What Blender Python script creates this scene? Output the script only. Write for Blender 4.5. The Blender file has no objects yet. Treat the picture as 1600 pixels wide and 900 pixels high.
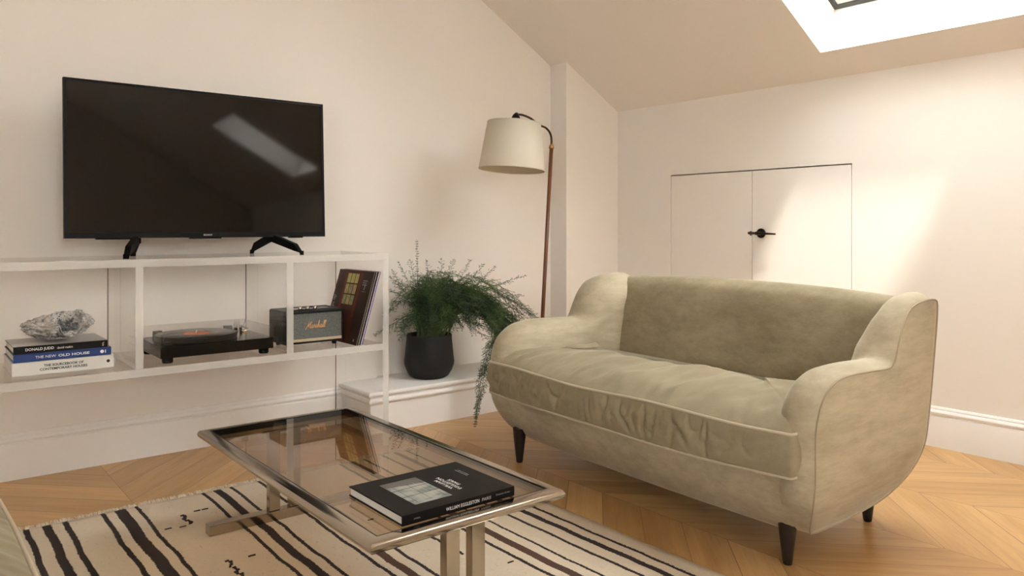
import bpy, bmesh, math, random
from mathutils import Vector, Matrix, noise
random.seed(7)
S = bpy.context.scene
COL = S.collection
# ------------------------------------------------------------------ camera
F, H = 1206.0, 0.93
cam_d = bpy.data.cameras.new('camera'); cam = bpy.data.objects.new('camera', cam_d); COL.objects.link(cam)
cam.location = (0, 0, H); cam.rotation_euler = (math.pi/2, 0, -math.atan2(.62659, .77935))
cam_d.sensor_width = 36; cam_d.lens = 36*F/1600; cam_d.shift_y = -95/1600; cam_d.clip_start = .02
S.camera = cam
# ------------------------------------------------------------------ world, sun, exposure
SKY = 9.5; SUN = 4.0; EXPO = 0.98
w = bpy.data.worlds.new('sky'); S.world = w; w.use_nodes = True
w.node_tree.nodes['Background'].inputs[0].default_value = (.97, .975, .98, 1)
w.node_tree.nodes['Background'].inputs[1].default_value = SKY
sd = bpy.data.lights.new('sun', 'SUN'); sd.energy = SUN; sd.angle = math.radians(5.5); sd.color = (1, .95, .87)
so = bpy.data.objects.new('sun', sd); COL.objects.link(so)
so.rotation_euler = Vector((.25, .40, -1)).to_track_quat('-Z', 'Y').to_euler(); so.location = (0, 0, 5)
S.view_settings.view_transform = 'Standard'; S.view_settings.look = 'None'; S.view_settings.gamma = 1
S.view_settings.use_curve_mapping = False; S.view_settings.exposure = EXPO
try: S.cycles.transparent_max_bounces = 32
except Exception: pass

# ------------------------------------------------------------------ helpers
ORG = {}
def org(p): return ORG.get(p.name, Vector((0, 0, 0))) if p else Vector((0, 0, 0))
def thing(name, label, cat, loc=(0, 0, 0), group=None):
    o = bpy.data.objects.new(name, None); COL.objects.link(o); o.location = loc; o.empty_display_size = .1
    o['label'] = label; o['category'] = cat
    if group: o['group'] = group
    ORG[o.name] = Vector(loc); return o
def obj(name, bm, mat, parent=None, smooth=False, bevel=0, label=None, kind=None, auto=None, segs=2, recalc=True):
    if recalc: bmesh.ops.recalc_face_normals(bm, faces=bm.faces)
    off = org(parent)
    for v in bm.verts: v.co -= off
    me = bpy.data.meshes.new(name); bm.to_mesh(me); bm.free()
    for m in (mat if isinstance(mat, (list, tuple)) else [mat]): me.materials.append(m)
    if smooth or auto:
        for p in me.polygons: p.use_smooth = True
    if auto:
        me.set_sharp_from_angle(angle=math.radians(auto))
    o = bpy.data.objects.new(name, me); COL.objects.link(o)
    if parent: o.parent = parent; ORG[o.name] = off
    if bevel:
        b = o.modifiers.new('bevel', 'BEVEL'); b.width = bevel; b.segments = segs; b.limit_method = 'ANGLE'; b.angle_limit = math.radians(35)
        if segs > 1:
            for p in me.polygons: p.use_smooth = True
            b.harden_normals = True
    if label: o['label'] = label
    if kind: o['kind'] = kind
    return o
def single(o, label, cat, group=None):
    o['label'] = label; o['category'] = cat
    if group: o['group'] = group
    return o
def struct(name, bm, mat, parent=None, **k):
    return obj(name, bm, mat, parent, kind='structure', **k)
def BM(): return bmesh.new()
def hexa(bm, pts, mi=0):
    v = [bm.verts.new(p) for p in pts]
    fs = []
    for q in ((0,3,2,1),(4,5,6,7),(0,1,5,4),(1,2,6,5),(2,3,7,6),(3,0,4,7)):
        f = bm.faces.new([v[i] for i in q]); f.material_index = mi; fs.append(f)
    return fs
def box(bm, x0, x1, y0, y1, z0, z1, mi=0):
    return hexa(bm, [(x0,y0,z0),(x1,y0,z0),(x1,y1,z0),(x0,y1,z0),(x0,y0,z1),(x1,y0,z1),(x1,y1,z1),(x0,y1,z1)], mi)
def quad(bm, pts, mi=0):
    f = bm.faces.new([bm.verts.new(p) for p in pts]); f.material_index = mi; return f
def loft(bm, rings, close=True, cap=True, mi=0):
    R = [[bm.verts.new(p) for p in r] for r in rings]
    n = len(R[0])
    for a, b in zip(R, R[1:]):
        for i in range(n if close else n-1):
            j = (i+1) % n
            f = bm.faces.new((a[i], a[j], b[j], b[i])); f.material_index = mi
    if cap:
        for r in (R[0], R[-1]):
            f = bm.faces.new(r); f.material_index = mi
    return R
def tube(bm, pts, r, n=10, mi=0, closed=False, cap=True):
    pts = [Vector(p) for p in pts]; N = len(pts)
    rr = r if isinstance(r, (list, tuple)) else [r]*N
    rings = []; up = None
    for i in range(N):
        if closed: t = pts[(i+1) % N]-pts[i-1]
        else: t = pts[min(i+1, N-1)]-pts[max(i-1, 0)]
        t.normalize()
        if up is None:
            up = Vector((0, 0, 1)) if abs(t.z) < .9 else Vector((1, 0, 0))
        a = t.cross(up); a.normalize(); b = a.cross(t); b.normalize(); up = b
        rings.append([pts[i]+(a*math.cos(2*math.pi*k/n)+b*math.sin(2*math.pi*k/n))*rr[i] for k in range(n)])
    if closed: rings.append(rings[0]); 
    return loft(bm, rings, cap=(cap and not closed), mi=mi)
def lathe(bm, prof, cx, cy, n=40, mi=0, ax=None, cap=True):
    rings = []
    for r, z in prof:
        rings.append([(cx+r*math.cos(2*math.pi*k/n), cy+r*math.sin(2*math.pi*k/n), z) for k in range(n)])
    R = loft(bm, rings, cap=cap, mi=mi)
    return R
def catmull(P, n, closed=True):
    out = []; m = len(P)
    segs = m if closed else m-1
    for i in range(segs):
        p0 = P[(i-1) % m] if closed or i > 0 else P[0]
        p1 = P[i]; p2 = P[(i+1) % m]
        p3 = P[(i+2) % m] if closed or i+2 < m else P[-1]
        for k in range(n):
            t = k/n
            out.append(tuple(.5*((2*b)+(-a+c)*t+(2*a-5*b+4*c-d)*t*t+(-a+3*b-3*c+d)*t**3) for a, b, c, d in zip(p0, p1, p2, p3)))
    if not closed: out.append(tuple(P[-1]))
    return out
def resample(P, n, closed=True):
    Q = [Vector(p) for p in P]
    if closed: Q.append(Q[0])
    L = [0]
    for a, b in zip(Q, Q[1:]): L.append(L[-1]+(b-a).length)
    out = []; j = 0; m = n if closed else n-1
    for i in range(n):
        s = L[-1]*i/m
        while j < len(L)-2 and L[j+1] < s: j += 1
        t = (s-L[j])/max(1e-9, L[j+1]-L[j]); out.append(Q[j].lerp(Q[j+1], t))
    return out

# ------------------------------------------------------------------ materials
def M(name, col=(.8,.8,.8), rough=.5, metal=0, **k):
    m = bpy.data.materials.new(name); m.use_nodes = True
    b = m.node_tree.nodes['Principled BSDF']
    b.inputs['Base Color'].default_value = (*col, 1); b.inputs['Roughness'].default_value = rough; b.inputs['Metallic'].default_value = metal
    for kk, v in k.items():
        b.inputs[kk.replace('_', ' ')].default_value = v
    return m
class NG:
    def __init__(s, m): s.m = m; s.t = m.node_tree; s.b = s.t.nodes['Principled BSDF']
    def n(s, typ, **k):
        x = s.t.nodes.new(typ)
        for a, b in k.items(): setattr(x, a, b)
        return x
    def l(s, a, b): s.t.links.new(a, b)
    def math(s, op, a, b=None, c=None, clamp=False):
        x = s.n('ShaderNodeMath', operation=op); x.use_clamp = clamp
        for i, v in enumerate((a, b, c)):
            if v is None: continue
            if isinstance(v, (int, float)): x.inputs[i].default_value = v
            else: s.l(v, x.inputs[i])
        return x.outputs[0]
    def noise(s, vec, scale, detail=3, rough=.5):
        x = s.n('ShaderNodeTexNoise'); x.inputs['Scale'].default_value = scale; x.inputs['Detail'].default_value = detail; x.inputs['Roughness'].default_value = rough
        if vec is not None: s.l(vec, x.inputs['Vector'])
        return x.outputs[0]
    def ramp(s, fac, stops, interp='LINEAR'):
        x = s.n('ShaderNodeValToRGB'); x.color_ramp.interpolation = interp; e = x.color_ramp.elements
        while len(e) < len(stops): e.new(.5)
        for q, (p, c) in zip(e, stops):
            q.position = p; q.color = (*c, 1) if not isinstance(c, (int, float)) else (c, c, c, 1)
        s.l(fac, x.inputs[0]); return x.outputs[0]
    def mix(s, fac, a, b, typ='MIX'):
        x = s.n('ShaderNodeMix', data_type='RGBA', blend_type=typ)
        for i, v in ((0, fac), (6, a), (7, b)):
            if isinstance(v, (int, float)): x.inputs[i].default_value = v
            elif isinstance(v, tuple): x.inputs[i].default_value = (*v, 1)
            else: s.l(v, x.inputs[i])
        return x.outputs[2]
    def bump(s, h, strength=.3, dist=.01):
        x = s.n('ShaderNodeBump'); x.inputs['Strength'].default_value = strength; x.inputs['Distance'].default_value = dist
        s.l(h, x.inputs['Height']); s.l(x.outputs[0], s.b.inputs['Normal'])
    def pos(s, scale=(1,1,1), rot=(0,0,0)):
        g = s.n('ShaderNodeNewGeometry'); mp = s.n('ShaderNodeMapping'); s.l(g.outputs['Position'], mp.inputs[0])
        mp.inputs['Scale'].default_value = scale; mp.inputs['Rotation'].default_value = rot; return mp.outputs[0]
    def col(s, c): s.l(c, s.b.inputs['Base Color'])

def mat_paint(name, col):
    m = M(name, col, .55); g = NG(m)
    n = g.noise(g.pos(), 2.2, 4); g.col(g.mix(n, tuple(c*.985 for c in col), tuple(min(1, c*1.015) for c in col)))
    g.bump(g.noise(g.pos(), 180, 2), .05, .002); return m
PAINT = mat_paint('wall_paint', (.83, .775, .705))
TRIMP = mat_paint('trim_paint', (.85, .82, .78)); 
def mat_floor():
    m = M('oak_chevron', (.5,.3,.14), .33); g = NG(m)
    ge = g.n('ShaderNodeNewGeometry'); sp = g.n('ShaderNodeSeparateXYZ'); g.l(ge.outputs['Position'], sp.inputs[0]); X, Y = sp.outputs[0], sp.outputs[1]
    W = .435; PW = .1725
    u = g.math('DIVIDE', g.math('SUBTRACT', X, .635-W*20), W)
    ci = g.math('FLOOR', u); fr = g.math('FRACT', u)
    par = g.math('MODULO', ci, 2)              # 0 -> slope +1
    sgn = g.math('SUBTRACT', 1, g.math('MULTIPLY', par, 2))
    f2 = g.math('ADD', g.math('MULTIPLY', sgn, fr), par)     # + : fr ; - : 1-fr
    v = g.math('DIVIDE', g.math('SUBTRACT', Y, g.math('ADD', g.math('MULTIPLY', f2, W), .955-PW*30)), PW)
    bi = g.math('FLOOR', v); bf = g.math('FRACT', v)
    cb = g.n('ShaderNodeCombineXYZ'); g.l(ci, cb.inputs[0]); g.l(bi, cb.inputs[1])
    wn = g.n('ShaderNodeTexWhiteNoise'); wn.noise_dimensions = '2D'; g.l(cb.outputs[0], wn.inputs[0]); rnd = wn.outputs[0]
    # grain coordinate along the board
    al = g.math('ADD', g.math('MULTIPLY', X, sgn), Y); ac = g.math('SUBTRACT', g.math('MULTIPLY', X, sgn), Y)
    gc = g.n('ShaderNodeCombineXYZ'); g.l(g.math('MULTIPLY', al, 1.6), gc.inputs[0]); g.l(g.math('MULTIPLY', ac, 16), gc.inputs[1]); g.l(g.math('MULTIPLY', rnd, 40), gc.inputs[2])
    gr = g.noise(gc.outputs[0], 1.0, 5, .6)
    gc2 = g.n('ShaderNodeCombineXYZ'); g.l(g.math('MULTIPLY', al, 5), gc2.inputs[0]); g.l(g.math('MULTIPLY', ac, 110), gc2.inputs[1]); g.l(g.math('MULTIPLY', rnd, 17), gc2.inputs[2])
    fine = g.noise(gc2.outputs[0], 1.0, 3, .7)
    base = g.ramp(gr, [(.25, (.44,.24,.085)), (.5, (.54,.32,.125)), (.75, (.63,.395,.17))])
    bc = g.ramp(rnd, [(0, (.84,.79,.73)), (.5, (1,1,1)), (1, (1.13,1.13,1.13))])
    c = g.mix(1.0, base, bc, 'MULTIPLY')
    fc = g.ramp(fine, [(.32, (.80,.75,.68)), (.5, (1,1,1))])
    c = g.mix(.55, c, fc, 'MULTIPLY')
    e1 = g.math('LESS_THAN', g.math('MINIMUM', bf, g.math('SUBTRACT', 1, bf)), .010)
    e2 = g.math('LESS_THAN', g.math('MINIMUM', fr, g.math('SUBTRACT', 1, fr)), .0022)
    e = g.math('MAXIMUM', g.math('MULTIPLY', e1, g.math('ADD', .45, g.math('MULTIPLY', rnd, .5))), g.math('MULTIPLY', e2, .7))
    c = g.mix(e, c, (.07,.035,.015)); g.col(c)
    g.l(g.ramp(gr, [(0, .27), (1, .40)]), g.b.inputs['Roughness'])
    g.bump(fine, .06, .002); return m
FLOOR = mat_floor()
def mat_velvet(name, hi, lo, sc=1.0):
    m = M(name, hi, .75); g = NG(m)
    g.b.inputs['Sheen Weight'].default_value = .4; g.b.inputs['Sheen Roughness'].default_value = .3; g.b.inputs['Specular IOR Level'].default_value = .15; g.b.inputs['Sheen Tint'].default_value = (.95,.88,.72,1)
    n1 = g.noise(g.pos((2.2,2.2,5)), 1.6*sc, 6, .62); n2 = g.noise(g.pos((5,16,30), (.5,.2,.5)), 1.3, 5, .75)
    f = g.math('ADD', g.math('MULTIPLY', n1, .6), g.math('MULTIPLY', n2, .4))
    g.col(g.ramp(f, [(.36, lo), (.5, tuple((a+b)/2 for a, b in zip(hi, lo))), (.62, hi)]))
    g.bump(g.math('ADD', g.math('MULTIPLY', n2, .6), g.noise(g.pos(), 350, 2)), .12, .004); return m
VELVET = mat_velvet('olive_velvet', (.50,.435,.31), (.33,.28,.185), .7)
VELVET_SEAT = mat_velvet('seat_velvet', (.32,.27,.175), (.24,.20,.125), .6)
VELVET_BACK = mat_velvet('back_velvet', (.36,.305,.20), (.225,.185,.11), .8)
PIPING = M('piping', (.50,.43,.31), .8)
SEAM = M('seam_thread', (.36,.29,.19), .8)
EBONY = M('ebonised_wood', (.012,.008,.006), .35)
BLACK = M('black_plastic', (.006,.006,.006), .45, 0, Specular_IOR_Level=.15)
BLACKG = M('black_gloss', (.004,.004,.004), .15, 0, Specular_IOR_Level=.2)
SCREEN = M('tv_screen', (.001,.001,.001), .05, 0, Specular_IOR_Level=.4)
WHITE_PRINT = M('white_print', (.82,.82,.80), .6)
PAGES = M('book_pages', (.80,.78,.74), .8)
def mat_metal():
    m = M('brushed_steel', (.44,.385,.315), .13, 1); g = NG(m)
    n = g.noise(g.pos((1,1,1)), 9, 2); g.l(g.ramp(n, [(0,.10),(1,.16)]), g.b.inputs['Roughness']); return m
STEEL = mat_metal()
BRASS = M('brass', (.35,.20,.08), .3, 1)
BRONZE = M('dark_bronze', (.06,.035,.02), .4, .7)
def mat_clear(name, tint, ior=1.49, rough=.0, haze=0, hazecol=(.9,.88,.84), gain=1.0):
    m = bpy.data.materials.new(name); m.use_nodes = True; t = m.node_tree; t.nodes.clear()
    o = t.nodes.new('ShaderNodeOutputMaterial'); tr = t.nodes.new('ShaderNodeBsdfTransparent'); tr.inputs[0].default_value = (*tint, 1)
    gl = t.nodes.new('ShaderNodeBsdfGlossy'); gl.inputs['Roughness'].default_value = rough
    # Schlick reflectance, the same for both sides of a thin sheet
    r0 = ((ior-1)/(ior+1))**2
    lw = t.nodes.new('ShaderNodeLayerWeight'); lw.inputs[0].default_value = .5
    p5 = t.nodes.new('ShaderNodeMath'); p5.operation = 'POWER'; p5.inputs[1].default_value = 5; t.links.new(lw.outputs['Facing'], p5.inputs[0])
    ml = t.nodes.new('ShaderNodeMath'); ml.operation = 'MULTIPLY_ADD'; ml.use_clamp = True; ml.inputs[1].default_value = (1-r0)*gain; ml.inputs[2].default_value = r0*gain; t.links.new(p5.outputs[0], ml.inputs[0])
    mx = t.nodes.new('ShaderNodeMixShader'); t.links.new(ml.outputs[0], mx.inputs[0]); t.links.new(gl.outputs[0], mx.inputs[2])
    if haze:
        df = t.nodes.new('ShaderNodeBsdfDiffuse'); df.inputs[0].default_value = (*hazecol, 1)
        tl = t.nodes.new('ShaderNodeBsdfTranslucent'); tl.inputs[0].default_value = (*hazecol, 1)
        a = t.nodes.new('ShaderNodeMixShader'); a.inputs[0].default_value = .2; t.links.new(df.outputs[0], a.inputs[1]); t.links.new(tl.outputs[0], a.inputs[2])
        h = t.nodes.new('ShaderNodeMixShader'); h.inputs[0].default_value = haze; t.links.new(tr.outputs[0], h.inputs[1]); t.links.new(a.outputs[0], h.inputs[2])
        t.links.new(h.outputs[0], mx.inputs[1])
    else: t.links.new(tr.outputs[0], mx.inputs[1])
    t.links.new(mx.outputs[0], o.inputs[0]); return m
ACR = mat_clear('acrylic_face', (.993,.993,.99), gain=.55)
ACR_EDGE = mat_clear('acrylic_edge', (.97,.96,.93), haze=.5, rough=.1, hazecol=(.98,.96,.91))
ACR_LINE = mat_clear('acrylic_dark_edge', (.35,.31,.27))
TGLASS = mat_clear('bronze_glass', (.79,.69,.56), 1.55, gain=1.15)
PANE = mat_clear('window_glass', (.97,.98,.98), 1.3)
LID = mat_clear('clear_lid', (.96,.96,.96), 1.49, gain=.9)

# ------------------------------------------------------------------ room shell
XR, YB, YA, YP = 3.46, 3.375, 3.41, 3.272
def zc(x): return 1.634+.58*(XR-x)
XT = .9; ZT = zc(XT); YF, XL = -3.2, -2.5
def prism(bm, poly, axis, a, b):
    """poly in the two other axes, extruded along axis from a to b"""
    f = (lambda p, t: (p[0], t, p[1])) if axis == 'y' else (lambda p, t: (t, p[0], p[1]))
    loft(bm, [[f(p, a) for p in poly], [f(p, b) for p in poly]])
b = BM(); box(b, XL-.1, XR+.3, YF-.1, YA+.1, -.05, 0); struct('floor', b, FLOOR)
b = BM(); prism(b, [(XL-.1, 0), (1.86, 0), (1.86, zc(1.86)+.02), (XT, ZT+.02), (XL-.1, ZT+.02)], 'y', YB, YB+.12); struct('wall_back', b, PAINT)
b = BM(); prism(b, [(1.85, 0), (3.05, 0), (3.05, zc(3.05)+.02), (1.85, zc(1.85)+.02)], 'y', YA, YA+.1); struct('wall_alcove', b, PAINT)
b = BM(); prism(b, [(3.033, 0), (XR+.1, 0), (XR+.1, zc(XR+.1)+.02), (3.033, zc(3.033)+.02)], 'y', YP, YA+.1); struct('wall_pier', b, PAINT)
WX0, WX1, WZ0, WZ1 = -.9, .4, 1.15, 2.3
b = BM(); prism(b, [(WX1, 0), (XR+.1, 0), (XR+.1, zc(XR+.1)+.02), (XT, ZT+.02), (WX1, ZT+.02)], 'y', YF-.12, YF)
box(b, XL-.1, WX0, YF-.12, YF, 0, ZT+.02); box(b, WX0, WX1, YF-.12, YF, 0, WZ0); box(b, WX0, WX1, YF-.12, YF, WZ1, ZT+.02)
struct('wall_front', b, PAINT)
# right knee wall with the cupboard opening
DY0, DYM, DY1, DZ0, DZ1 = 1.796, 2.327, 2.86, .175, 1.226
b = BM()
def wbox(y0, y1, z0, z1): box(b, XR, XR+.12, y0, y1, z0, z1)
wbox(YF, DY0, 0, 1.66); wbox(DY1, YP+.1, 0, 1.66); wbox(DY0, DY1, 0, DZ0); wbox(DY0, DY1, DZ1, 1.66)
struct('wall_right', b, PAINT)
b = BM(); box(b, XR+.12, XR+.14, DY0-.05, DY1+.05, DZ0-.05, DZ1+.05); struct('wall_cupboard', b, M('door_gap_shade', (.02,.018,.016), .9))  # backing sheet coloured near black, stands in for shade in the door gaps
g_ = .0035
b = BM(); box(b, XR+.002, XR+.03, DYM+g_*.6, DY1-g_, DZ0+g_, DZ1-.006); d2 = struct('door_2', b, PAINT)
b = BM(); box(b, XR, XR+.028, DY0+g_, DYM-g_*.6, DZ0+g_, DZ1-.006); d1 = struct('door_1', b, PAINT)
HX, HYY, HZ = XR, 2.272, .899
b = BM()
def disc_x(bm, x0, x1, cy, cz, r, n=28):
    loft(bm, [[(x, cy+rr*math.cos(2*math.pi*k/n), cz+rr*math.sin(2*math.pi*k/n)) for k in range(n)] for x, rr in ((x0, r), (x1+.001, r), (x1, r-.001))])
disc_x(b, HX, HX-.008, HYY, HZ, .0245); disc_x(b, HX-.006, HX-.048, HYY, HZ, .009)
tube(b, [(HX-.045, HYY+.046, HZ+.001), (HX-.046, HYY+.03, HZ+.001), (HX-.046, HYY, HZ), (HX-.046, HYY-.06, HZ-.001), (HX-.046, HYY-.108, HZ-.003)], [.0068,.007,.0065,.0055,.0042], 12)
obj('door_handle', b, M('handle_bronze', (.02,.014,.01), .4, .6), d1, auto=40)
b = BM(); box(b, XR-.002, XR+.006, 2.331, 2.3385, .887, .910); obj('latch_plate', b, BRONZE, d2)
b = BM(); VY0, VY1, VZ0, VZ1 = -2.3, -1.1, .85, 2.1
box(b, XL-.12, XL, YF, VY0, 0, ZT); box(b, XL-.12, XL, VY1, YB, 0, ZT); box(b, XL-.12, XL, VY0, VY1, 0, VZ0); box(b, XL-.12, XL, VY0, VY1, VZ1, ZT)
struct('wall_left', b, PAINT)
# unseen window added behind the viewer for extra daylight
WHITEP = M('white_gloss_paint', (.80,.80,.78), .35)
b = BM()
for k in range(3):
    x = WX0+(WX1-WX0)*k/2; box(b, x-.03, x+.03, YF-.09, YF-.04, WZ0, WZ1)
for z in (WZ0, WZ1-.06): box(b, WX0, WX1, YF-.09, YF-.04, z, z+.06)
w3 = struct('window_3', b, WHITEP)
b = BM(); box(b, WX0, WX1, YF-.068, YF-.062, WZ0, WZ1); obj('pane', b, PANE, w3, kind='structure')
b = BM()
for k in range(3):
    y = VY0+(VY1-VY0)*k/2; box(b, XL-.09, XL-.04, y-.03, y+.03, VZ0, VZ1)
for z in (VZ0, VZ1-.06): box(b, XL-.09, XL-.04, VY0, VY1, z, z+.06)
w4 = struct('window_4', b, WHITEP)  # second unseen window, added in the left wall for more daylight
b = BM(); box(b, XL-.068, XL-.062, VY0, VY1, VZ0, VZ1); obj('pane', b, PANE, w4, kind='structure')
# ceiling: flat part and the slope pierced by two roof windows
b = BM(); box(b, XL-.1, XT+.02, YF-.1, YA+.1, ZT, ZT+.15); struct('ceiling', b, PAINT)
NX, NZ = .58/math.hypot(.58, 1), 1/math.hypot(.58, 1)
def cp(x, y, off=0): return (x+NX*off, y, zc(x)+NZ*off)
OX0, OX1 = 3.301, 2.27
HOLES = [(.90, 1.861, OX0, OX1), (-1.30, -.70, 3.20, 2.40)]
b = BM()
xs = [XR+.12, OX0, 3.20, 2.40, OX1, XT]; ys = [YF-.1, HOLES[1][0], HOLES[1][1], HOLES[0][0], HOLES[0][1], YA+.1]
for i in range(5):
    for j in range(5):
        xa, xb, ya, yb = xs[i], xs[i+1], ys[j], ys[j+1]
        mx_, my_ = (xa+xb)/2, (ya+yb)/2
        if any(h[0] < my_ < h[1] and h[3] < mx_ < h[2] for h in HOLES): continue
        hexa(b, [cp(xa,ya), cp(xb,ya), cp(xb,yb), cp(xa,yb), cp(xa,ya,.25), cp(xb,ya,.25), cp(xb,yb,.25), cp(xa,yb,.25)])
bmesh.ops.remove_doubles(b, verts=b.verts, dist=1e-4)
struct('ceiling_slope', b, PAINT)
GREYF = M('grey_gasket', (.05,.055,.055), .5)
def sl(x, off): # slope coordinate helper keeping distance along the slope
    return x
for wi, (ya, yb, OX0, OX1) in enumerate(HOLES):
    def fr(bm, xa, xb, y0, y1, o0, o1, t, mi=0):
        for (A, B, C, D) in ((xa, xa-t*.865, y0, y1), (xb+t*.865, xb, y0, y1), (xa-t*.865, xb+t*.865, y0, y0+t), (xa-t*.865, xb+t*.865, y1-t, y1)):
            hexa(bm, [cp(A,C,o0), cp(B,C,o0), cp(B,D,o0), cp(A,D,o0), cp(A,C,o1), cp(B,C,o1), cp(B,D,o1), cp(A,D,o1)], mi)
    b = BM(); fr(b, OX0, OX1, ya, yb, .25, .30, .02, 1); fr(b, OX0-.0173, OX1+.0173, ya+.02, yb-.02, .262, .31, .05, 0)
    wn = struct('window_%d' % (wi+1), b, [WHITEP, GREYF])
    b = BM(); xa, xb = OX0-.06, OX1+.06
    hexa(b, [cp(xa,ya+.06,.285), cp(xb,ya+.06,.285), cp(xb,yb-.06,.285), cp(xa,yb-.06,.285), cp(xa,ya+.06,.291), cp(xb,ya+.06,.291), cp(xb,yb-.06,.291), cp(xa,yb-.06,.291)])
    obj('pane', b, PANE, wn, kind='structure')
# skirtings
SK = [(0,.170),(.007,.169),(.011,.163),(.011,.157),(.017,.153),(.020,.147),(.019,.141),(.013,.137),(.013,.133),(.017,.130),(.018,.127),(.018,0)]
def skirt(name, axis, wall, a, b_, sgn=-1):
    bm = BM()
    f = (lambda d, z, t: (t, wall+sgn*d, z)) if axis == 'x' else (lambda d, z, t: (wall+sgn*d, t, z))
    loft(bm, [[f(d, z, t) for d, z in SK]+[f(0, 0, t)] for t in (a, b_)])
    return struct(name, bm, TRIMP, auto=30)
skirt('baseboard_back', 'x', YB, XL, 1.665); skirt('baseboard_right', 'y', XR, YF, 3.065); skirt('baseboard_left', 'y', XL, YF, YB, 1); skirt('baseboard_front', 'x', YF, XL, XR, 1)
# boxed ledge in the alcove with moulded nose
LX0, LYF = 1.668, 3.085
LP = [(0,.19),(-.006,.189),(-.011,.184),(-.012,.177),(-.009,.171),(-.003,.168),(.001,.163),(.001,.158),(-.006,.153),(-.009,.146),(-.007,.139),(0,.135),(.003,.130),(.003,0)]
bm = BM()
rings = []
for d, z in LP:
    rings.append([(LX0+d, YA, z), (LX0+d, LYF+d, z), (XR, LYF+d, z), (XR, YA, z)])
loft(bm, rings); struct('trim_ledge', bm, TRIMP, auto=30)

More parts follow.
